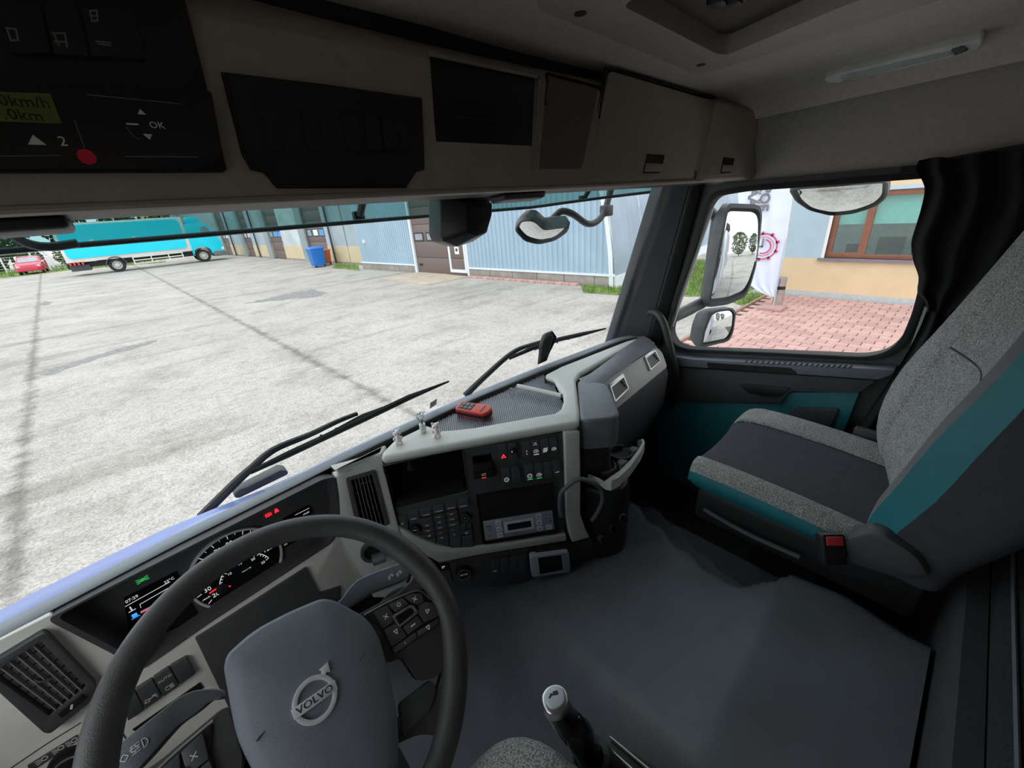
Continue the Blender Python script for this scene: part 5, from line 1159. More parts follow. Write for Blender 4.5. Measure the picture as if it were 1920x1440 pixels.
def wheel_at(par, c, ax, r, wd, seg=28, hub=.55):
    bm = NB(); lathe(bm, [(r*.6,-wd/2),(r*.94,-wd/2),(r,-wd*.36),(r,wd*.36),(r*.94,wd/2),(r*.6,wd/2),(r*.6,-wd/2)], c, seg, ax, cap=False); w_ = mk('tyre', bm, WT, par, ang=40)
    bm = NB(); lathe(bm, [(r*.62,-wd*.3),(r*.62,wd*.45),(r*.56,wd*.5),(r*.5,wd*.2),(r*.3,wd*.22),(r*.26,wd*.42),(r*.1,wd*.44)], c, seg, ax); mk('wheel_rim', bm, RIMM, par, ang=30)
    bm = NB()
    for k in range(8):
        q = V((0,0,1)).rotation_difference(ax); p = c+q@V((r*.41*math.cos(k*.785), r*.41*math.sin(k*.785), wd*.22)); lathe(bm, [(r*.06,-.004),(r*.06,.012)], p, 8, ax)
    mk('rim_holes', bm, BLACK, par, kind='stuff')
for x_, y_ in ((-.35,.1),(1.41,.1),(-.35,-4.6),(1.41,-4.6)): wheel_at(ext, V((x_,y_,G0+.5)), V((1 if x_ > .5 else -1,0,0)), .5, .32)
trl = thing('cargo_box', 'long white cargo box coupled behind the cab', 'cargo box', (.53,-5,G0+1.0))
bm = NB(); box(bm, (.53,-5.4,.15), (2.45,7.8,2.7)); mk('box_body', bm, CABP, trl, bev=.02)
for y_ in (-1.6,-3.5,-5.4,-7.3,-9.2):
    bm = NB(); box(bm, (1.762,y_,.15), (.02,.05,2.6)); mk('box_rib', bm, mat('box rib metal', (.5,.53,.58), .4, 1), trl)
# ------------------------------------------------------------------ sun visor outside the glass
vz = thing('sun_visor', 'smoked green outside sun visor across the top of the windshield', 'sun visor', (.53,1.1,-.01))
def vis_pt(x, t):
    bow = max(0, x-1.15)**2*1.1+max(0, -.1-x)**2*.5
    y = 1.17-bow-.16*t; z = -.004+.22*t+max(0,x-1.2)*.05
    return V((x, y, z))
vxs = [-.62+i*2.25/40 for i in range(41)]
bm = NB(); loft(bm, [[vis_pt(x, t) for x in vxs] for t in (0,.15,.35,.6,.85,1)])
g = bmesh.ops.extrude_face_region(bm, geom=bm.faces[:])
for v in [e for e in g['geom'] if isinstance(e, bmesh.types.BMVert)]: v.co += V((0,-.003,-.003))
mk('visor_sheet', bm, VISOR, vz, ang=70)
bm = NB(); tube(bm, [vis_pt(x, -.01) for x in vxs], .0055, 8); mk('visor_edge', bm, BLACK, vz)
for px_, py_ in ((672,404),(1092,372)):
    d = ray(px_, py_); p = d*(1.155/d.y); bm = NB(); tube(bm, [p+V((0,-.01,0)), p+V((.012,-.06,.07)), p+V((.02,-.14,.12))], .010, 8); mk('visor_bracket', bm, BLACK, vz)
    bm = NB(); box(bm, p, (.03,.02,.022)); mk('visor_clamp', bm, BLACK, vz, bev=.004)
d = ray(75,462); p = d*(1.15/d.y); bm = NB(); tube(bm, crom([p+V((-.03,-.12,.12)), p+V((-.025,-.04,.03)), p+V((.0,0,0)), p+V((.05,.0,0))],4), .008, 8); mk('visor_bracket', bm, BLACK, vz)
# ------------------------------------------------------------------ wipers
kwp = crop(360,700,3.84)
def wpt(px_, py_, off=.03):
    # point on the raked glass plane, a little outside it
    n_ = V((0,1,RAKE)).normalized(); p0 = V((.6,1.035+off,-.57)); d = ray(px_, py_); return d*(p0.dot(n_)/d.dot(n_))
def wiper(name, label, arm, blade, motor=None):
    t_ = thing(name, label, 'wiper', wpt(*arm[0],.02))
    bm = NB(); ap = crom([wpt(*p,.045) for p in arm],5); tube(bm, ap, [.012-.006*i/len(ap) for i in range(len(ap))], 8); mk('wiper_arm', bm, BLACK, t_)
    bp = [wpt(*p,.02) for p in blade]; bm = NB(); tube(bm, bp, [.004]+[.006]*(len(bp)-2)+[.002], 6, flat=1.6); mk('wiper_blade', bm, RUBBER, t_)
    bm = NB(); mid_ = [wpt(*p,.034) for p in blade]; n_ = len(mid_); tube(bm, [mid_[0].lerp(mid_[-1],.22)+V((0,0,.003)), mid_[0].lerp(mid_[-1],.5)+V((0,0,.016)), mid_[0].lerp(mid_[-1],.8)+V((0,0,.003))], [.003,.005,.003], 6); mk('blade_carrier', bm, BLACK, t_)
    for k in (.3,.37,.44,.56,.63,.70):
        p = bp[0].lerp(bp[-1], k); bm = NB(); tube(bm, [p, p+V((0,.006,.012))], .003, 5); mk('carrier_link', bm, BLACK, t_)
    return t_
w1_ = wiper('windshield_wiper', 'long black wiper lying in front of the steering wheel', kwp((70,1030),(300,800),(420,690),(590,550),(850,440),(1050,345),(1190,290)), kwp((420,712),(700,580),(1000,440),(1300,300),(1560,175),(1850,58)))
w2_ = wiper('windshield_wiper', 'black wiper lying in front of the dashboard tray', [(872,742),(905,710),(960,662),(1000,645),(1040,634)], [(955,672),(1000,652),(1050,636),(1090,627),(1136,616)])
bm = NB(); slab(bm, Fr((0,1.09,0),XV,ZV), kwp((300,900),(340,850),(640,695),(690,700),(700,730),(340,905)), -.02, .02); mk('cowl_cover', bm, OUTGREY, ext, bev=.006)
# ------------------------------------------------------------------ mirrors
def mirror_unit(name, label, glasspx, c, target, depth, shell_scale=1.1, r=.02, cat='mirror', conv=1.8):
    """flat mirror through c (camera-relative), turned so that the camera sees along target; shell behind"""
    c = V(c); n_ = ((-c).normalized()+V(target).normalized()).normalized()
    F = Fr(c, ZV.cross(n_), ZV-n_*n_.z)
    t_ = thing(name, label, cat, c-V((0,0,.2))); ab = AB(F, glasspx, 0)
    cc_ = V((sum(p[0] for p in ab)/len(ab), sum(p[1] for p in ab)/len(ab)))
    g_ = rnd2(ab, r); bm = NB()
    loft(bm, [[F.P(*(cc_+(V(p)-cc_)*k), (max((V(q)-cc_).length_squared for q in g_)*.7-((V(p)-cc_)*k).length_squared)/(2*conv)-.006) for p in g_] for k in (1,.9,.75,.6,.45,.3,.15,.05)], wrap=True, cap=True); mk('mirror_glass', bm, MIRROR, t_, ang=180)
    bm = NB(); loft(bm, [[F.P(*(cc_+(V(p)-cc_)*k),h) for p in g_] for k,h in ((.97,-.03),(1.0,.006),(shell_scale,.004),(shell_scale*1.02,-depth*.4),(shell_scale*.85,-depth),(shell_scale*.4,-depth*1.15))], cap=True, wrap=True); mk('mirror_shell', bm, OUTGREY, t_, ang=50)
    return t_, F
km = crop(1280,380,6.545)
m1, Fm1 = mirror_unit('door_mirror', 'tall main door mirror with dark shell outside the passenger window', km((330,1232),(385,930),(440,640),(520,230),(560,60),(880,72),(935,110),(945,200),(925,420),(880,760),(820,980),(760,1110),(560,1200)), on(1378,478,0,1.98), (.10,-1,-.03), .09, 1.09, conv=1.2)
m2, Fm2 = mirror_unit('wide_angle_mirror', 'small rounded wide-angle mirror below the main door mirror', [(1316,648),(1322,615),(1332,590),(1345,583),(1370,580),(1376,588),(1372,620),(1365,636)], on(1346,615,0,1.97), (.22,-1,-.16), .10, 1.12, conv=.35)
arm_ = thing('mirror_arm', 'thick grey tubular arm carrying the door mirrors', 'mirror arm', on(1262,600,0,1.72))
bm = NB(); tube(bm, crom([on(1240,606,0,1.68), on(1268,592,0,1.74), on(1300,576,0,1.86), on(1326,555,0,1.97)]+[on(1335,480,0,2.03), on(1345,410,0,2.05)],6), .026, 12); mk('arm_tube', bm, OUTGREY, arm_, ang=80)
bm = NB(); tube(bm, crom([on(1345,410,0,2.05), on(1320,388,0,1.95), on(1295,390,0,1.78)],5), .022, 10); mk('upper_arm', bm, OUTGREY, arm_, ang=80)
m3, Fm3 = mirror_unit('kerb_mirror', 'wide kerb mirror hanging above the passenger window', [(1484,356),(1500,352),(1655,340),(1661,344),(1660,368),(1640,385),(1600,398),(1560,402),(1520,392),(1496,376)], on(1572,370,0,1.84), (.45,.10,-.83), .05, 1.05, conv=.6)
bm = NB(); tube(bm, [on(1572,346,0,1.88), on(1572,330,0,1.82)+V((0,0,.06)), V((1.72,.30,.12))], .014, 8); mk('mirror_bracket', bm, OUTGREY, m3)
m4, Fm4 = mirror_unit('front_mirror', 'convex front mirror on a bent arm outside the windshield', [(967,430),(978,413),(1000,412),(1020,430),(1035,428),(1066,424),(1060,435),(1040,449),(1010,456),(985,450)], on(1010,436,1,1.17), (.1,.35,-.93), .05, 1.06, conv=.5)
bm = NB(); fa = [on(1028,420,1,1.18), on(1042,404,1,1.16), on(1055,396,1,1.14), on(1075,402,1,1.12), on(1100,419,1,1.12), on(1118,416,1,1.12), on(1132,400,1,1.12), on(1140,375,1,1.12), on(1148,345,1,1.11), on(1155,310,1,1.09), V((1.58,1.0,.30)), V((1.55,.88,.40))]
tube(bm, crom(fa,5), .0135, 10); mk('mirror_stay', bm, OUTGREY, m4, ang=80)
bm = NB(); box(bm, on(1137,395,1,1.12), (.05,.04,.045)); mk('stay_clamp', bm, OUTGREY, m4, bev=.006)
# ================================================================== yard
def ground_mat():
    m = bpy.data.materials.new('worn pale concrete'); m.use_nodes = True; t = m.node_tree; n = t.nodes; L = t.links; p = n['Principled BSDF']
    p.inputs['Roughness'].default_value = .85
    tc = n.new('ShaderNodeTexCoord')
    def N(scale, det=6, rough=.6):
        x = n.new('ShaderNodeTexNoise'); x.inputs['Scale'].default_value = scale; x.inputs['Detail'].default_value = det; x.inputs['Roughness'].default_value = rough; L.new(tc.outputs['Object'], x.inputs['Vector']); return x
    def R(src, p0, c0, p1, c1):
        r = n.new('ShaderNodeValToRGB'); r.color_ramp.elements[0].position = p0; r.color_ramp.elements[1].position = p1; r.color_ramp.elements[0].color = c0+(1,); r.color_ramp.elements[1].color = c1+(1,); L.new(src, r.inputs['Fac']); return r.outputs['Color']
    def M(a, b, f=1):
        x = n.new('ShaderNodeMix'); x.data_type = 'RGBA'; x.blend_type = 'MULTIPLY'; x.inputs[0].default_value = f; L.new(a, x.inputs[6]); L.new(b, x.inputs[7]); return x.outputs[2]
    base = R(N(.35).outputs['Fac'], .3, (.46,.435,.395), .7, (.60,.57,.52))
    base = M(base, R(N(38, 4, .75).outputs['Fac'], .36, (.55,.55,.55), .56, (1,1,1)))
    base = M(base, R(N(.9, 8, .72).outputs['Fac'], .34, (.74,.73,.72), .52, (1,1,1)))
    base = M(base, R(N(9, 5, .7).outputs['Fac'], .3, (.72,.72,.72), .55, (1,1,1)))
    mp = n.new('ShaderNodeMapping'); mp.inputs['Scale'].default_value = (.12,.9,1); L.new(tc.outputs['Object'], mp.inputs['Vector'])
    st_ = n.new('ShaderNodeTexNoise'); st_.inputs['Scale'].default_value = 1.6; st_.inputs['Detail'].default_value = 5; L.new(mp.outputs['Vector'], st_.inputs['Vector'])
    base = M(base, R(st_.outputs['Fac'], .30, (.72,.71,.69), .44, (1,1,1)))
    # worn slab joints: dark frayed lines on the ground
    sx = n.new('ShaderNodeSeparateXYZ'); L.new(tc.outputs['Object'], sx.inputs['Vector']); wob = N(3, 5, .75)
    for (x0,y0,x1,y1,wd) in ((-1.67,6.44,-5.04,42.2,.30),(1.93,6.54,1.27,22.2,.32)):
        dx, dy = x1-x0, y1-y0; l = math.hypot(dx,dy); a, b = -dy/l, dx/l; c = -(a*x0+b*y0)
        m1_ = n.new('ShaderNodeMath'); m1_.operation = 'MULTIPLY_ADD'; L.new(sx.outputs['X'], m1_.inputs[0]); m1_.inputs[1].default_value = a; m1_.inputs[2].default_value = c
        m2_ = n.new('ShaderNodeMath'); m2_.operation = 'MULTIPLY_ADD'; L.new(sx.outputs['Y'], m2_.inputs[0]); m2_.inputs[1].default_value = b; L.new(m1_.outputs[0], m2_.inputs[2])
        m3_ = n.new('ShaderNodeMath'); m3_.operation = 'ABSOLUTE'; L.new(m2_.outputs[0], m3_.inputs[0])
        m4_ = n.new('ShaderNodeMath'); m4_.operation = 'MULTIPLY_ADD'; L.new(wob.outputs['Fac'], m4_.inputs[0]); m4_.inputs[1].default_value = wd*1.6; L.new(m3_.outputs[0], m4_.inputs[2])
        base = M(base, R(m4_.outputs[0], wd*.75, (.50,.49,.48), wd*1.15, (1,1,1)))
    L.new(base, p.inputs['Base Color'])
    bp = n.new('ShaderNodeBump'); bp.inputs['Strength'].default_value = .5; bp.inputs['Distance'].default_value = .01; L.new(N(60,3).outputs['Fac'], bp.inputs['Height']); L.new(bp.outputs['Normal'], p.inputs['Normal'])
    return m
GT = T(G0)
bm = NB(); boxf(bm, GT, -110, 110, -110, 130, -.1, 0); mk('yard_ground', bm, ground_mat(), kind='structure', base=V((0,0,G0)))
# oil and repair patches as thin tar skins
TAR = mat('tar patch', (.24,.235,.225), .85, var=.3, vs=9)
for poly in ([(455,570),(520,556),(585,543),(615,549),(600,556),(540,562)],[(60,700),(140,678),(235,650),(296,636),(290,642),(200,668),(90,705)],[(62,575),(80,566),(100,566),(90,572)]):
    bm = NB(); pts = []
    for p0_, p1_ in zip(poly, poly[1:]+poly[:1]):
        for k in range(7):
            q = V(p0_).lerp(V(p1_), k/7); pts.append(GT.px(q.x, q.y+random.uniform(-1.6,1.6), .002))
    prism(bm, pts, V((0,0,-.004))); mk('tar_patch', bm, TAR, kind='structure')
# ------------------------------------------------------------------ brick paving
BR = [mat('red paver %d' % i, c, .85, var=.12, vs=20, bump=.3, bs=80) for i, c in enumerate(((.50,.31,.28),(.54,.33,.295),(.46,.28,.255),(.56,.36,.325)))]
pav = thing('brick_paving', 'x', 'x', (8.5,1,G0)); del pav['label']; del pav['category']; pav['kind'] = 'structure'
bm = NB(); boxf(bm, GT, 4.6, 10.93, -6, 2.97, .0, .012); mk('paving_bed', bm, mat('joint sand', (.10,.075,.06), .9), pav)
RP, BL = .165, .27
bm = NB()
boxf(bm, Fr((0,0,0),XV,YV), -RP/2+.008, RP/2-.008, -BL/2+.006, BL/2-.006, 0, .03); bmesh.ops.recalc_face_normals(bm, faces=bm.faces)
bmesh.ops.bevel(bm, geom=[e for e in bm.edges if abs(e.verts[0].co.z-e.verts[1].co.z) < 1e-6 and e.verts[0].co.z > .02], offset=.006, segments=1, affect='EDGES')
bmes = []
for m_ in BR:
    me = bpy.data.meshes.new('brick'); bm.to_mesh(me); me.materials.append(m_); bmes.append(me)
bm.free()
cells = []
for i in range(-6, 33):
    x = 5.55+i*RP
    if x > 10.85: break
    if x < 4.7: continue
    for j in range(-3, 13):
        y = 2.95-BL/2-(j+3)*BL-(BL/2 if i % 2 else 0)
        if y > -.9: cells.append((x,y))
def seen(x, y):
    d = V((x,y,G0+.03)); c = V((AX.x*d.x+AY.x*d.y+AZ.x*d.z, AX.y*d.x+AY.y*d.y+AZ.y*d.z, AX.z*d.x+AY.z*d.y+AZ.z*d.z))
    px_, py_ = 960+FPX*c.x/c.z, 720+FPX*c.y/c.z
    return 1225 < px_ < 1745 and py_ < 690
vis = sorted([c for c in cells if seen(*c)], key=lambda c: c[0]*c[0]+c[1]*c[1]); near = set(vis[:300])
far_ = NB()
for x, y in cells:
    dz = random.uniform(-.002,.002)
    if (x,y) in near:
        o = bpy.data.objects.new('brick', random.choice(bmes)); COL.objects.link(o); o.parent = pav; o.location = V((x,y,G0+dz))-V((8.5,1,G0))
    else: boxf(far_, Fr((x,y,G0),XV,YV), -RP/2+.008, RP/2-.008, -BL/2+.006, BL/2-.006, 0, .03)
mk('bricks', far_, BR[0], pav, smooth=False, kind='stuff')
bm = NB(); box(bm, (7.9,2.99,G0+.02), (6.2,.05,.08)); mk('kerb', bm, mat('kerb terracotta', (.36,.22,.17), .85), pav)
# ------------------------------------------------------------------ grass strips
GRM = mat('grass blades', (.16,.25,.05), .8, var=.45, vs=3)
def grass(name, label, poly, dens, hgt, skip=None):
    bm = NB(); xs = [p[0] for p in poly]; ys = [p[1] for p in poly]; ar = (max(xs)-min(xs))*(max(ys)-min(ys))
    for _ in range(int(ar*dens)):
        x, y = random.uniform(min(xs),max(xs)), random.uniform(min(ys),max(ys))
        if not inside((x,y), poly) or (skip and skip(x,y)): continue
        a = random.uniform(0,6.28); h = hgt*random.uniform(.5,1.3); d = V((math.cos(a),math.sin(a),0)); s = V((-d.y,d.x,0))*.012*max(1,hgt*6)
        p = V((x,y,G0)); q = p+d*h*.35+V((0,0,h))
        v = [bm.verts.new(k) for k in (p-s,p+s,q)]; bm.faces.new(v)
    v = [bm.verts.new(V((x,y,G0+.008))) for x,y in poly]; bm.faces.new(v)
    return mk(name, bm, GRM, label=label, cat='grass', kind='stuff', smooth=False)
grass('grass_verge', skip=lambda x, y: -8.1 < x < -5.6 and 55.2 < y < 60, label='grass verge along the fence behind the red car', poly=[GT.ab(*p) for p in ((0,522),(30,519),(130,507),(215,500),(310,492),(310,489),(130,499),(0,512))], dens=14, hgt=.35)
# ================================================================== buildings
def corr(bm, F, a0, a1, top, pitch, depth, bot=0):
    """vertical corrugated sheet with a shaped top: top(a) gives the height"""
    n_ = int((a1-a0)/pitch)
    A = []
    for i in range(n_):
        for f, h in ((0,0),(.35,0),(.45,depth),(.9,depth)): A.append((a0+(i+f)*pitch, h))
    A.append((a1,0)); loft(bm, [[F.P(a, bot, h) for a,h in A],[F.P(a, max(bot+.01,top(a)), h) for a,h in A]])
BLUEC = mat('pale blue steel cladding', (.335,.46,.56), .5, var=.07, vs=.8)
WHTR = mat('white metal flashing', (.72,.78,.82), .45, var=.05)
BRN = mat('brown door panel', (.155,.115,.105), .55, var=.06); BRN2 = mat('brown door groove', (.06,.045,.04), .7)
CONC = mat('grey plinth concrete', (.30,.28,.25), .9, var=.2, vs=3, bump=.4, bs=20)
PANE = mat('door window pane', (.30,.34,.38), .1, var=.15, vs=2)
# arched hall
Hf = Fr((8.667,20.94,G0), (.1019,-.9948,0), ZV)
hall = thing('arched_hall', 'pale blue corrugated hall with curved roof and brown sectional door', 'building', (10,14,G0))
HA1 = Hf.ab(1152,538)[0]; kh = crop(900,340,5.05)
edge = [Hf.ab(*p) for p in kh((1285,965),(1262,800),(1238,600),(1210,330),(1180,190))]
def gable(a):
    x = HA1-a                      # distance from the near corner
    return .35+min(6.5, 3.4*x**.62*1.25) if x > 0 else .35
edge[0] = (edge[0][0], 0)
# profile of the curved side: fitted through the traced corner trim
prof = [(HA1,.0),(HA1-.06,.9),(HA1-.18,1.7),(HA1-.36,2.5),(HA1-.65,3.3),(HA1-1.2,4.3),(HA1-2.1,5.3),(HA1-3.4,6.2),(HA1-5.0,6.8)]
def ptop(a):
    for (a0,b0),(a1,b1) in zip(prof[:-1], prof[1:]):
        if a >= a1: return b0+(b1-b0)*(a-a0)/(a1-a0)
    return 6.8
da0, da1 = Hf.ab(785,511)[0], Hf.ab(880,521)[0]
bm = NB(); corr(bm, Hf, -.05, da0-.06, ptop, .16, .03, .32); mk('gable_sheet', bm, BLUEC, hall, smooth=False)
bm = NB(); corr(bm, Hf, da1+.06, HA1-.1, ptop, .2, .035, .32); mk('gable_sheet', bm, BLUEC, hall, smooth=False)
bm = NB(); corr(bm, Hf, da0-.06, da1+.06, lambda a: 6.5, .2, .03, 4.6); mk('gable_sheet', bm, BLUEC, hall, smooth=False)
a_ = -.05
for k in range(10):
    if a_ >= da0-.2: break
    b_ = min(a_+1.1, da0-.1); bm = NB(); boxf(bm, Hf, a_+.01, b_-.01, 0, .30, -.1, .04); mk('plinth_block', bm, CONC, hall, bev=.01); a_ = b_
a_ = da1+.1
for k in range(14):
    if a_ >= HA1-.2: break
    b_ = min(a_+1.1, HA1); bm = NB(); boxf(bm, Hf, a_+.01, b_-.01, 0, .30, -.1, .04); mk('plinth_block', bm, CONC, hall, bev=.01); a_ = b_
for a0_, a1_ in ((-.05,da0-.1),(da1+.1,HA1)):
    bm = NB(); boxf(bm, Hf, a0_, a1_, .30, .36, -.02, .07); mk('drip_flashing', bm, WHTR, hall)
bm = NB(); boxf(bm, Hf, da0-.12, da0, 0, 4.7, -.1, .06); mk('door_jamb', bm, WHTR, hall); bm = NB(); boxf(bm, Hf, da1, da1+.1, 0, 4.7, -.1, .06); mk('door_jamb', bm, WHTR, hall)
bm = NB(); boxf(bm, Hf, da0-.12, da1+.1, 4.6, 4.75, -.1, .07); mk('door_header', bm, WHTR, hall)
def sect_door(par, F, a0, a1, hgt, nrow, winrow, nwin, wick=None, hd=0):
    bm = NB(); boxf(bm, F, a0, a1, 0, hgt, hd-.1, hd-.04); d_ = mk('sectional_door', bm, BRN2, par)
    for i in range(nrow):
        bm = NB(); boxf(bm, F, a0, a1, i*hgt/nrow+.012, (i+1)*hgt/nrow-.004, hd-.08, hd-.015); mk('door_panel', bm, BRN, d_, bev=.006)
    b0, b1 = winrow
    for i in range(nwin):
        w_ = (a1-a0)/nwin; c_ = a0+(i+.5)*w_; bm = NB(); boxf(bm, F, c_-w_*.38, c_+w_*.38, b0, b1, hd-.03, hd+.0); mk('window_frame', bm, BLACK, d_)
        bm = NB(); boxf(bm, F, c_-w_*.31, c_+w_*.31, b0+.05, b1-.05, hd-.02, hd+.006); mk('window_pane', bm, PANE, d_)
    if wick:
        o = AB(F, wick, hd+.01); bm = NB()
        A_, B_, C_, D_ = [V(p) for p in o]; holed_ab(bm, F, o, [[tuple(A_+V((.1,-.1))), tuple(B_+V((-.1,-.1))), tuple(C_+V((-.1,.12))), tuple(D_+V((.1,.12)))]], hd-.05, hd+.02); mk('wicket_frame', bm, WHTR, d_)
    return d_
kd = crop(660,340,6.4)
wt = 2.35; wa0, wa1 = Hf.ab(*kd((1175,1000))[0])[0], Hf.ab(*kd((1375,1000))[0])[0]
dd = sect_door(hall, Hf, da0, da1, 4.6, 7, (Hf.ab(*kd((800,720))[0])[1]-.0, Hf.ab(*kd((800,615))[0])[1]), 4)
bm = NB(); holed_ab(bm, Hf, [(wa0,.12),(wa1,.12),(wa1,2.25),(wa0,2.25)], [[(wa0+.1,.24),(wa1-.1,.24),(wa1-.1,2.13),(wa0+.1,2.13)]], -.05, .01); mk('wicket_frame', bm, WHTR, dd)
bm = NB(); a, b = Hf.ab(*kd((1255,830))[0]); boxf(bm, Hf, a-.12, a+.12, b-.14, b+.14, -.02, .0); nt_ = mk('door_notice', bm, WHITE, dd); bm = NB(); cyl(bm, Hf, a, b+.02, .06, 0, .006, 12); mk('notice_mark', bm, BLACK, nt_)
bm = NB(); a, b = Hf.ab(*kd((828,998))[0]); boxf(bm, Hf, a-.1, a+.1, b-.04, b+.04, -.02, .01); mk('door_handle', bm, BLACK, dd)
bm = NB(); a, b = Hf.ab(*kd((155,722))[0]); boxf(bm, Hf, a-.06, a+.06, b-.08, b+.08, 0, .1); mk('alarm_box', bm, WHITE, hall, bev=.01)
bm = NB(); loft(bm, [[Hf.P(a+.0, b, .06) for a,b in prof],[Hf.P(a-.14, b, .06) for a,b in prof],[Hf.P(a-.14, b, -.02) for a,b in prof]]); mk('corner_flashing', bm, WHTR, hall, ang=60)
# curved flank, in sheets going away from the yard
ROOF = mat('weathered hall sheet', (.30,.37,.45), .6, var=.16, vs=.7)
for k in range(9):
    h0_, h1_ = -.02-k*1.9, -.02-(k+1)*1.9+.015
    bm = NB(); pr = crom([V((a,b,0)) for a,b in prof],4); rows = []
    for j in range(13):
        h_ = h0_+(h1_-h0_)*j/12; e = .02 if j % 2 else 0
        rows.append([Hf.P(p.x+e, p.y, h_) for p in pr])
    loft(bm, rows); mk('roof_sheet', bm, ROOF, hall, smooth=False)
bm = NB(); boxf(bm, Fr(Hf.P(HA1,0,0), -Hf.n, ZV), 0, 17, 0, .30, -.1, .06); mk('flank_plinth', bm, WHTR, hall)
bm = NB(); boxf(bm, GT, Hf.P(da0,0,0).x-1.7, Hf.P(da0,0,0).x+.2, 12.9, 16.4, 0, .03); mk('door_apron', bm, mat('apron concrete', (.50,.43,.34), .9, var=.15, vs=2), hall)
for k in range(18):
    bm = NB(); a = da1+.3+k*.275; p = Hf.P(a,0,.16); box(bm, p+V((0,0,.03)), (.2,.27,.07)); mk('edging_brick', bm, BR[k % 4], hall, bev=.008)
# garage row
Gf = Fr((9.395,22.806,G0), (.0707,-.9975,0), ZV)
gar = thing('garage_row', 'long grey-blue garage building with cream plinth and brown doors', 'building', (9,38,G0))
CREAM = mat('cream plaster', (.60,.50,.33), .9, var=.08, vs=1.5); BLUEG = mat('blue-grey plaster', (.36,.43,.47), .9, var=.1, vs=1.2); PILAS = mat('grey-green pilaster', (.28,.33,.34), .9, var=.08, vs=1.5); PALEB = mat('patched pale plaster', (.50,.56,.58), .9, var=.15, vs=1)
kg = crop(380,380,5.647)
ga = lambda x, y: Gf.ab(*kg((x,y))[0])[0]
A0 = Gf.ab(330,470)[0]-25
band_h = Gf.ab(*kg((1000,455))[0])[1]
doors = [(ga(228,430),ga(288,430)),(ga(452,430),ga(528,430)),(ga(725,430),ga(852,430)),(ga(1120,430),ga(1316,430))]
ends = [A0]+[x for d in doors for x in d]+[.12]
for i in range(0, len(ends), 2):
    s0, s1 = ends[i], ends[i+1]
    bm = NB(); boxf(bm, Gf, s0, s1, 0, .12, -.3, .06); mk('plinth', bm, CONC, gar)
    bm = NB(); boxf(bm, Gf, s0, s1, .12, band_h, -.3, .03); mk('cream_band', bm, CREAM, gar)
    bm = NB(); boxf(bm, Gf, s0, s1, band_h, 6.6, -.3, 0); mk('upper_wall', bm, PALEB if i in (6,) else BLUEG, gar)
bm = NB(); boxf(bm, Gf, A0, .12, 4.9, 6.6, -.3, .01); mk('fascia', bm, CREAM, gar)
bm = NB(); boxf(bm, Gf, A0, .12, 0, 6.6, -9, -.32); mk('garage_body', bm, BLUEG, gar)
for i, (s0, s1) in enumerate(doors):
    w_ = s1-s0; bm = NB(); boxf(bm, Gf, s0-w_*.36, s0, 0, 6.55, -.2, .10); mk('pilaster', bm, PILAS, gar)
    sect_door(gar, Gf, s0, s1, 4.9, 8, (1.55,2.0), 3 if i > 1 else 2, hd=-.05)
def pipe(px_, h=.14):
    a = ga(*px_); bm = NB(); tube(bm, [Gf.P(a,.05,h), Gf.P(a,6.5,h)], .06, 8); mk('downpipe', bm, mat('dark downpipe', (.05,.05,.05), .6), gar)
pipe((335,430)); pipe((590,430)); pipe((1390,430))
for x in (1545,):
    bm = NB(); a = ga(x,500); boxf(bm, Gf, a-.02, a+.02, 0, 6.5, .02, .04); mk('wall_joint', bm, CONC, gar)
STK = mat('blue sticker', (.10,.30,.65), .4)
for x0,x1,m_ in ((765,798,STK),(802,835,STK),(1245,1290,STK),(1182,1226,WHITE)):
    a0_, a1_ = ga(x0,380), ga(x1,380); bm = NB(); boxf(bm, Gf, a0_, a1_, 1.62, 1.95, -.05, -.03); mk('door_sticker', bm, m_, gar)
ga1 = Hf.ab(1094,535)[0]
gfr = [GT.ab(*p) for p in ((1094,549),(1180,555),(1290,556),(1345,556))]
xy = lambda p: (p.x, p.y)
grass('grass_strip', 'green grass in front of the arched hall corner', gfr+[(9.5,3.07),(10.86,3.07),(10.86,3.5),(15.5,3.5), xy(Hf.P(HA1+.2,0,-5.5)), xy(Hf.P(HA1+.2,0,.14)), xy(Hf.P(ga1,0,.14))], 420, .10)
grass('grass_tuft', 'green grass beside the small bins', [GT.ab(622,503), GT.ab(674,507), xy(Hf.P(-.25,0,.14)), xy(Gf.P(.0,0,.27)), xy(Gf.P(Gf.ab(640,494)[0],0,.27))], 120, .14)
# office building by the paving
Of = Fr((10.95,3.35,G0), (0,-1,0), ZV)
off = thing('office_building', 'pale blue and cream office wall with brown-framed window', 'building', (12,0,G0))
OC = mat('office cream plaster', (.74,.58,.37), .9, var=.05, vs=3, bump=.3, bs=60); OB = mat('office blue plaster', (.44,.58,.66), .9, var=.06, vs=2, bump=.4, bs=60); SILL = mat('purple-grey sill', (.20,.19,.23), .6)
w0, w1, wb, wt_ = Of.ab(1545,483)[0], Of.ab(1700,487)[0]+1.4, .885, 2.13
def wallbox(nm, b0, b1, m, hole=None):
    bm = NB(); out = [(0,b0),(9,b0),(9,b1),(0,b1)]
    if hole: holed_ab(bm, Of, out, [hole], -.25, 0)
    else: slab_ab(bm, Of, out, -.25, 0)
    mk(nm, bm, m, off)
wallbox('plinth', 0, .14, mat('pale grey plinth', (.50,.55,.55), .8)); wallbox('lower_wall', .14, .85, OC); wallbox('middle_wall', .85, 2.2, OB, [(w0,wb-.02),(w1,wb-.02),(w1,wt_),(w0,wt_)]); wallbox('upper_wall', 2.2, 4.5, OC)
bm = NB(); boxf(bm, Of, w0-.1, w1+.1, wb-.07, wb-.02, -.1, .07); mk('window_sill', bm, SILL, off)
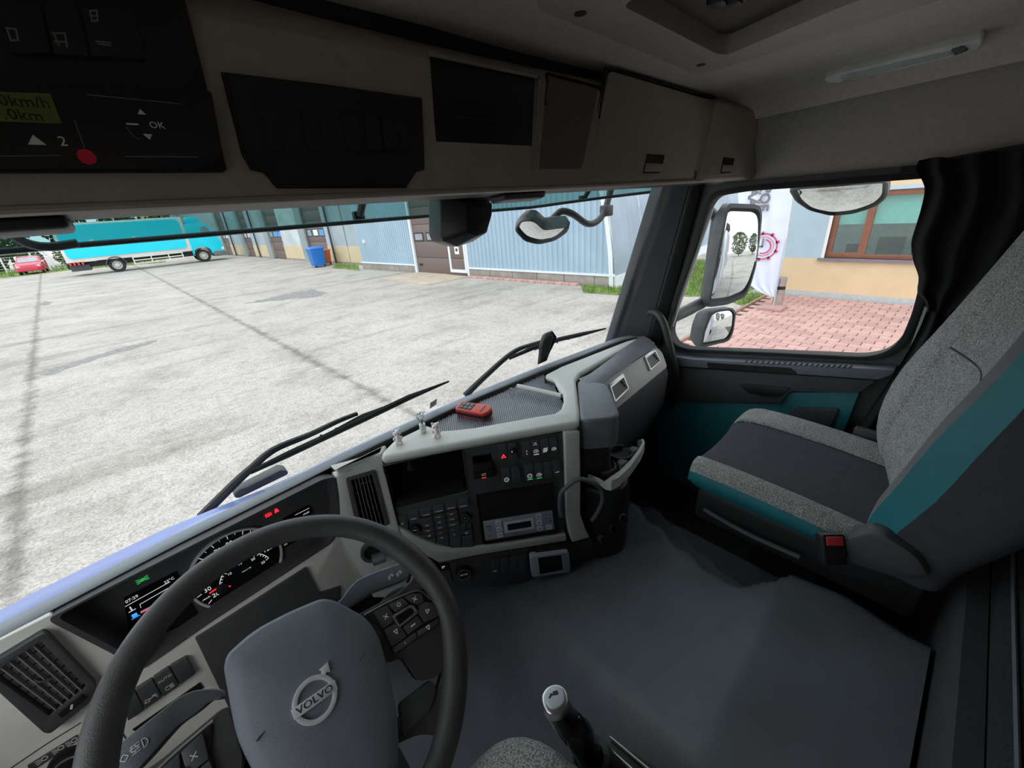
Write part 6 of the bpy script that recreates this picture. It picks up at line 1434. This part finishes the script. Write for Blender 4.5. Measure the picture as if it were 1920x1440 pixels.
bm = NB(); boxf(bm, Of, w0-.06, w0, wb-.02, wt_, -.2, .01); mk('window_reveal', bm, WHITE, off)
WOOD = mat('brown window frame', (.23,.085,.045), .5, var=.12, vs=8)
wm = Of.ab(1622,440)[0]
bm = NB(); holed_ab(bm, Of, [(w0,wb-.02),(w1,wb-.02),(w1,wt_),(w0,wt_)], [[(w0+.09,wb+.09),(wm-.06,wb+.09),(wm-.06,wt_-.1),(w0+.09,wt_-.1)],[(wm+.06,wb+.06),(w1-.09,wb+.06),(w1-.09,wt_-.1),(wm+.06,wt_-.1)]], -.14, -.04); wf = mk('window_frame', bm, WOOD, off, bev=.008)
GLO = glass('office glass', (.8,.95,.93), .10)
for s0, s1 in ((w0+.08,wm-.05),(wm+.05,w1-.08)):
    bm = NB(); boxf(bm, Of, s0, s1, wb+.04, wt_-.08, -.11, -.10); mk('pane', bm, GLO, wf)
    bm = NB(); boxf(bm, Of, s0, s1, 1.52, wt_-.05, -.17, -.16); mk('blind', bm, mat('aqua blind', (.42,.66,.64), .8, var=.05), off)
bm = NB(); boxf(bm, Of, w0-.4, w1+.4, .3, 2.6, -1.3, -1.2); mk('room_wall', bm, mat('dim room wall', (.30,.31,.32), .9), off)
bm = NB(); boxf(bm, Of, w0-.4, w1+.4, .72, .78, -1.2, -.3); mk('desk_top', bm, DARK2, off)
for a0_, b0_, w_, h_ in ((w0+.75,.80,.42,.36),(w0+1.3,.80,.45,.34),(w0+.25,.8,.3,.22)):
    bm = NB(); boxf(bm, Of, a0_, a0_+w_, b0_+.08, b0_+.08+h_, -.55, -.5, .01); boxf(bm, Of, a0_+w_*.4, a0_+w_*.6, b0_-.02, b0_+.1, -.6, -.55); mk('monitor', bm, BLACK, off)
# ashtray column
ap = on(1456,578,2,G0); ash = thing('ashtray_column', 'stainless steel ashtray column standing on the brick paving', 'ashtray', ap)
STEEL = mat('brushed steel', (.60,.60,.60), .28, 1, var=.12, vs=15)
bm = NB(); lathe(bm, [(.095,.02),(.095,.40)], ap, 24); mk('column_body', bm, STEEL, ash); bm = NB(); lathe(bm, [(.088,.40),(.088,.47)], ap, 24); mk('ash_slot', bm, BLACK, ash)
bm = NB(); lathe(bm, [(.095,.47),(.095,.64),(.085,.645)], ap, 24); mk('column_head', bm, STEEL, ash); bm = NB(); lathe(bm, [(.10,0),(.10,.025)], ap, 24); mk('column_foot', bm, DARK2, ash)
# beach flag
fb = on(1448,582,2,G0); flag = thing('beach_flag', 'white feather flag with red gear emblem beside the office', 'flag', fb)
bm = NB(); box(bm, fb+V((0,0,.06)), (.42,.42,.07)); mk('flag_base', bm, BR[2], flag, bev=.02); bm = NB(); box(bm, fb+V((0,0,.02)), (.62,.14,.03)); mk('base_foot', bm, BR[2], flag, bev=.005); bm = NB(); box(bm, fb+V((0,0,.02)), (.14,.62,.03)); mk('base_foot', bm, BR[2], flag, bev=.005)
bm = NB(); tube(bm, crom([fb+V((0,0,.08)), fb+V((0,.0,1.2)), fb+V((0,-.02,2.2)), fb+V((0,.1,3.1)), fb+V((0,.45,3.55)), fb+V((0,.85,3.55))],6), .012, 8); mk('flag_pole', bm, mat('flag pole', (.5,.52,.55), .4), flag)
Ff = Fr(fb+V((-.0,0,0)), (0,-1,0), ZV); CLOTH = mat('white flag cloth', (.70,.76,.90), .8, var=.05, vs=3)
def fl_edges(b):
    t = (b-.28)/2.9
    r_ = .0+.02*math.sin(t*6); l_ = -.38-.75*min(1,t*1.1)**.7*(1 if t < .75 else max(0,1-(t-.75)*2.5))
    if b < .45: l_ = r_+(l_-r_)*max(0.05,((b-.28)/.17))**.5
    return l_, r_
rows = []
for i in range(29):
    b = .28+i*2.9/28; l_, r_ = fl_edges(b); rows.append([Ff.P(l_+(r_-l_)*j/20, b, .02*math.sin(j*.9+b*1.2)) for j in range(21)])
bm = NB(); loft(bm, rows); fc = mk('flag_cloth', bm, CLOTH, flag, ang=180)
ga_, gb_ = Ff.ab(1432,462); EMR = mat('crimson print', (.55,.06,.16), .7); GRP = mat('flag grey print', (.18,.17,.20), .7)
for r0_, r1_, t0_, t1_ in ((.23,.255,-120,120),(.175,.185,-120,120),(.12,.145,-110,80)):
    bm = NB(); ringf(bm, Ff, ga_, gb_, r0_, r1_, .03, .033, t0_, t1_, 32); mk('emblem_ring', bm, EMR, fc)
for t_ in (-100,-60,-20,20,60,100):
    bm = NB(); c_, s_ = math.cos(math.radians(t_)), math.sin(math.radians(t_)); strip(bm, Ff, [(ga_+.25*c_,gb_+.25*s_),(ga_+.262*c_,gb_+.262*s_)], .05, .03, .033); mk('emblem_tooth', bm, EMR, fc)
bm = NB(); strip(bm, Ff, [(ga_-.02,gb_+.14),(ga_-.02,gb_),(ga_-.09,gb_)], .03, .03, .033); mk('emblem_hand', bm, GRP, fc)
a, b = Ff.ab(1434,372); text(Ff, 'POE', (a,b), .25, GRP, fc, .03, rot=-math.pi/2, ext=.001, bold=.03); a, b = Ff.ab(1412,370); text(Ff, 'ÄÄ', (a,b), .25, GRP, fc, .03, rot=-math.pi/2, ext=.001, bold=.03)
# ================================================================== bins
def bin_(label, c, s, m, lidm):
    t_ = thing('wheelie_bin', label, 'bin', V((c[0],c[1],G0))); x, y, z = c[0], c[1], G0; w_, d_, h_ = s
    bm = NB(); loft(bm, [[V((x+sx*w_/2*k, y+sy*d_/2*k, z+hh)) for sx,sy in ((-1,-1),(1,-1),(1,1),(-1,1))] for k,hh in ((.78,.08),(.97,h_*.9),(1.02,h_*.9),(1.02,h_*.94))], cap=True, wrap=True); mk('bin_body', bm, m, t_, bev=.02)
    bm = NB(); loft(bm, [[V((x+sx*w_/2*k, y+sy*d_/2*k, z+hh)) for sx,sy in ((-1,-1),(1,-1),(1,1),(-1,1))] for k,hh in ((1.06,h_*.94),(1.06,h_*.97),(.8,h_*1.03))], cap=True, wrap=True); mk('bin_lid', bm, lidm, t_, bev=.015)
    for k in (-1,1): bm = NB(); lathe(bm, [(.09,-.03),(.09,.03)], V((x+k*w_*.32,y-d_*.3,z+.09)), 14, V((1,0,0))); mk('bin_wheel', bm, RUBBER, t_)
bin_('blue wheelie bin beside the garage doors', (7.85,25.3), (.75,.85,1.08), mat('blue bin plastic', (.02,.19,.62), .4), mat('blue bin plastic', (.02,.19,.62), .4))
bin_('orange-brown wheelie bin next to the blue bin', (8.5,25.9), (.55,.7,.88), mat('terracotta bin plastic', (.50,.14,.06), .5), mat('terracotta bin plastic', (.50,.14,.06), .5))
# ================================================================== box truck
tk = thing('box_truck', 'turquoise box truck parked across the far end of the yard', 'truck', (1,45,G0))
TF = Fr((0,43.75,G0), XV, ZV); CYAN = mat('turquoise paint', (.0,.66,.84), .4, coat=.2, var=.03); WHP = mat('white box frame', (.72,.72,.68), .5, var=.06, vs=3)
bm = NB(); box(bm, (.25,45.0,G0+2.28), (7.5,2.45,2.62)); mk('box_body', bm, WHP, tk, bev=.02)
bm = NB(); slab_ab(bm, TF, rnd2([(-3.32,1.22),(3.75,1.22),(3.75,3.45),(-3.32,3.45)],.3), -.05, .03); mk('side_panel', bm, CYAN, tk, label='turquoise side panel')
for x_ in (-1.8,.6): bm = NB(); boxf(bm, TF, x_, x_+.22, 2.2, 2.42, .028, .034); mk('side_sticker', bm, WHP, tk)
bm = NB(); box(bm, (.2,45,G0+.72), (7.6,1.0,.35)); mk('chassis', bm, BLACK, tk)
cabp = [(3.98,.55),(3.98,2.85),(4.15,3.05),(5.25,3.05),(5.45,2.95),(5.95,2.0),(6.15,1.6),(6.2,.6),(5.3,.6),(5.25,.95),(5.05,1.15),(4.55,1.2),(4.15,1.05),(4.05,.6)]
bm = NB(); slab_ab(bm, TF, rnd2(cabp,.08), -2.35, .0); mk('cab', bm, CYAN, tk, bev=.06, bseg=3)
bm = NB(); slab_ab(bm, TF, rnd2([(4.95,1.95),(5.05,2.75),(5.4,2.75),(5.78,1.95)],.05), -.05, .012); mk('side_window', bm, PANE, tk)
bm = NB(); slab_ab(bm, TF, rnd2([(4.2,3.05),(4.35,3.55),(5.0,3.5),(5.3,3.05)],.1), -2.2, -.2); mk('wind_deflector', bm, CYAN, tk, bev=.03)
bm = NB(); slab_ab(bm, TF, rnd2([(5.35,.35),(6.28,.35),(6.25,.75),(5.4,.8)],.08), -2.3, .03); mk('bumper', bm, DARK2, tk, bev=.03)
bm = NB(); boxf(bm, TF, 6.05, 6.2, .85, 1.05, -.3, .02); mk('headlamp', bm, WHITE, tk)
for x_ in (-.9,4.63): wheel_at(tk, V((x_,43.95,G0+.5)), V((0,-1,0)), .5, .30); wheel_at(tk, V((x_,46.0,G0+.5)), V((0,1,0)), .5, .30)
for cx_ in (-.9,4.63): bm = NB(); ringf(bm, TF, cx_, .5, .56, .63, -.5, .03, 5, 175, 20); mk('mudguard', bm, OUTGREY, tk)
for b_ in (.42,.66,.9): bm = NB(); boxf(bm, TF, .1, 3.3, b_, b_+.07, -.05, .0); mk('side_rail', bm, WHP, tk)
for x_ in (.1,1.2,2.3,3.2): bm = NB(); boxf(bm, TF, x_, x_+.07, .42, .97, -.04, -.01); mk('rail_post', bm, WHP, tk)
bm = NB(); boxf(bm, TF, -3.45,-2.4,.35,.75,-2.3,-.3); mk('rear_underrun', bm, OUTGREY, tk)
for i in range(4): bm = NB(); boxf(bm, TF, -3.4+i*.22, -3.29+i*.22, .78, .98, -.1, .02); mk('reflector', bm, mat('red reflector', (.6,.05,.06), .4), tk)
# ================================================================== red car
car = thing('red_car', 'small red hatchback parked in front of the fence', 'car', (-7.0,57,G0))
REDP = mat('crimson car paint', (.50,.012,.05), .3, coat=.5, var=.03)
prof_c = [(-.0,.28),(-.02,.55),(.05,.72),(.25,.82),(.95,.95),(1.0,.98),(1.75,1.38),(2.1,1.45),(3.0,1.42),(3.7,1.0),(3.9,.85),(3.95,.4),(3.9,.28)]
bm = NB(); cw = .80; x0 = -6.83
rows = []
for s_, k in ((-1,.0),(-.93,.06),(-.6,.1),(0,.12),(.6,.1),(.93,.06),(1,0)):
    rows.append([V((x0+s_*cw*(1 if z < 1.0 else 1-(z-1.0)*.45), 55.6+y-(k if y < .5 else 0), G0+z+(.02 if abs(s_) < .9 else 0))) for y,z in prof_c])
loft(bm, rows, cap=True); mk('car_body', bm, REDP, car, ang=50)
bm = NB(); FW = Fr((x0,56.62,G0+1.0), XV, (0,.87,.45)); slab_ab(bm, FW, rnd2([(-.66,.02),(.66,.02),(.55,.72),(-.55,.72)],.08), -.02, .03); mk('windscreen', bm, PANE, car)
CF = Fr((x0,55.57,G0), XV, ZV)
for s_ in (-1,1):
    bm = NB(); slab_ab(bm, CF, rnd2([(s_*.72,.62),(s_*.34,.58),(s_*.36,.70),(s_*.72,.78)],.04), -.1, .03); mk('headlamp', bm, mat('pale lamp glass', (.85,.75,.72), .2), car)
    bm = NB(); box(bm, (x0+s_*.9,56.7,G0+1.0), (.18,.1,.12)); mk('wing_mirror', bm, WHP, car, bev=.02)
    wheel_at(car, V((x0+s_*.70,56.3,G0+.3)), V((s_,0,0)), .3, .2); wheel_at(car, V((x0+s_*.70,58.7,G0+.3)), V((s_,0,0)), .3, .2)
bm = NB(); boxf(bm, CF, -.45, .45, .32, .44, -.05, .03, .03); mk('lower_grille', bm, BLACK, car); bm = NB(); boxf(bm, CF, -.26, .26, .45, .55, 0, .035); mk('number_plate', bm, WHITE, car)
# ================================================================== fence and gate
FP = Fr((0,62,G0), XV, ZV); PALEM = mat('galvanised pale metal', (.62,.68,.60), .5, var=.05)
fen = thing('mesh_fence', 'pale metal mesh fence with posts behind the red car', 'fence', (-9,62,G0))
for x_ in (-13.5,-11.3,-9.1,-7.1): bm = NB(); boxf(bm, FP, x_-.06, x_+.06, 0, 2.2, -.05, .05); mk('post', bm, PALEM, fen)
for b_ in [.2+.25*i for i in range(8)]: bm = NB(); tube(bm, [FP.P(-14,b_,0), FP.P(-6.2,b_,0)], .012, 5); mk('wire', bm, PALEM, fen)
gat = thing('yard_gate', 'white tubular gate behind the rear of the box truck', 'gate', (-4.6,61,G0)); GP = Fr((0,61,G0), XV, ZV)
for x_ in (-6.1,-5.85,-3.4): bm = NB(); boxf(bm, GP, x_-.07, x_+.07, 0, 2.25, -.05, .05); mk('gate_post', bm, WHTR, gat)
for b_ in (.1,2.15): bm = NB(); boxf(bm, GP, -5.85, -3.4, b_-.05, b_+.05, -.04, .04); mk('gate_rail', bm, WHTR, gat)
bm = NB(); strip(bm, GP, [(-5.0,2.1),(-3.5,.15)], .06, -.02, .02); mk('gate_brace', bm, WHTR, gat)
for k in range(9): bm = NB(); tube(bm, [GP.P(-5.8,.3+k*.22,0), GP.P(-3.45,.3+k*.22,0)], .012, 5); mk('gate_wire', bm, PALEM, gat)
# ================================================================== trees and hedge behind
LEAF = [mat('leaf green %d' % i, c, .7, var=.4, vs=1.5) for i, c in enumerate(((.06,.10,.035),(.09,.14,.04),(.045,.075,.035)))]; BARK = mat('bark', (.07,.055,.04), .9)
def tree(label, x, y, h, r, m, n_=1600, name='tree', low=.25):
    t_ = thing(name, label, name.replace('_',' '), V((x,y,G0))); bm = NB()
    for _ in range(n_):
        a = random.uniform(0,6.28); u_ = random.uniform(-1,1); rr = r*random.random()**.4*(1+.15*math.sin(a*3+u_*5))
        p = V((x+math.cos(a)*math.sqrt(1-u_*u_)*rr, y+math.sin(a)*math.sqrt(1-u_*u_)*rr, G0+h*(low+1)/2+u_*h*(1-low)/2))
        s = random.uniform(.12,.3)*(r/2.5)**.5; e1 = V((random.uniform(-1,1),random.uniform(-1,1),random.uniform(-1,1))).normalized()*s; e2 = e1.cross(V((random.uniform(-1,1),random.uniform(-1,1),random.uniform(-1,1)))).normalized()*s*.7
        v = [bm.verts.new(q) for q in (p-e1,p+e2,p+e1,p-e2)]; bm.faces.new(v)
    mk('foliage', bm, m, t_, smooth=False)
    bm = NB(); tube(bm, [V((x,y,G0)), V((x+.1,y,G0+h*.35)), V((x,y+.1,G0+h*.7))], [h*.03,h*.022,h*.01], 8); mk('trunk', bm, BARK, t_)
for i, (x_, y_, h_, r_, k) in enumerate(((-14.5,70,7,2.1,0),(-9.5,70,5.5,2.1,1),(-4.5,70,7.5,2.1,2),(.4,70,6.5,2.0,0),(4.2,69,8,1.3,1),(-19.6,70,6,2.1,2))):
    tree(['tall dark leafy tree behind the fence','lower bushy tree behind the red car','dark tree standing behind the yard gate','leafy tree rising behind the box truck','tall green tree behind the truck cab','outermost tree at the end of the fence'][i], x_, y_, h_, r_, LEAF[k])
for i, (x_, y_) in enumerate(((-12.6,64.8),(-10,64.8),(-7.4,64.8),(-4.8,64.8),(-2.2,64.8))):
    tree(['low hedge bush at the far fence post','low hedge bush behind the mesh fence','low hedge bush behind the roof of the red car','low hedge bush seen through the yard gate','low hedge bush behind the truck tail'][i], x_, y_, 2.6, 1.05, LEAF[(i+1) % 3], 900, 'hedge_bush', .02)
tree('round tree far behind the cab, seen in the door mirror', 6, -42, 8, 3.6, LEAF[1], 1800, low=.1); tree('second tree far behind the cab, seen in the door mirror', 14, -47, 7, 3.2, LEAF[0], 1600, low=.1)
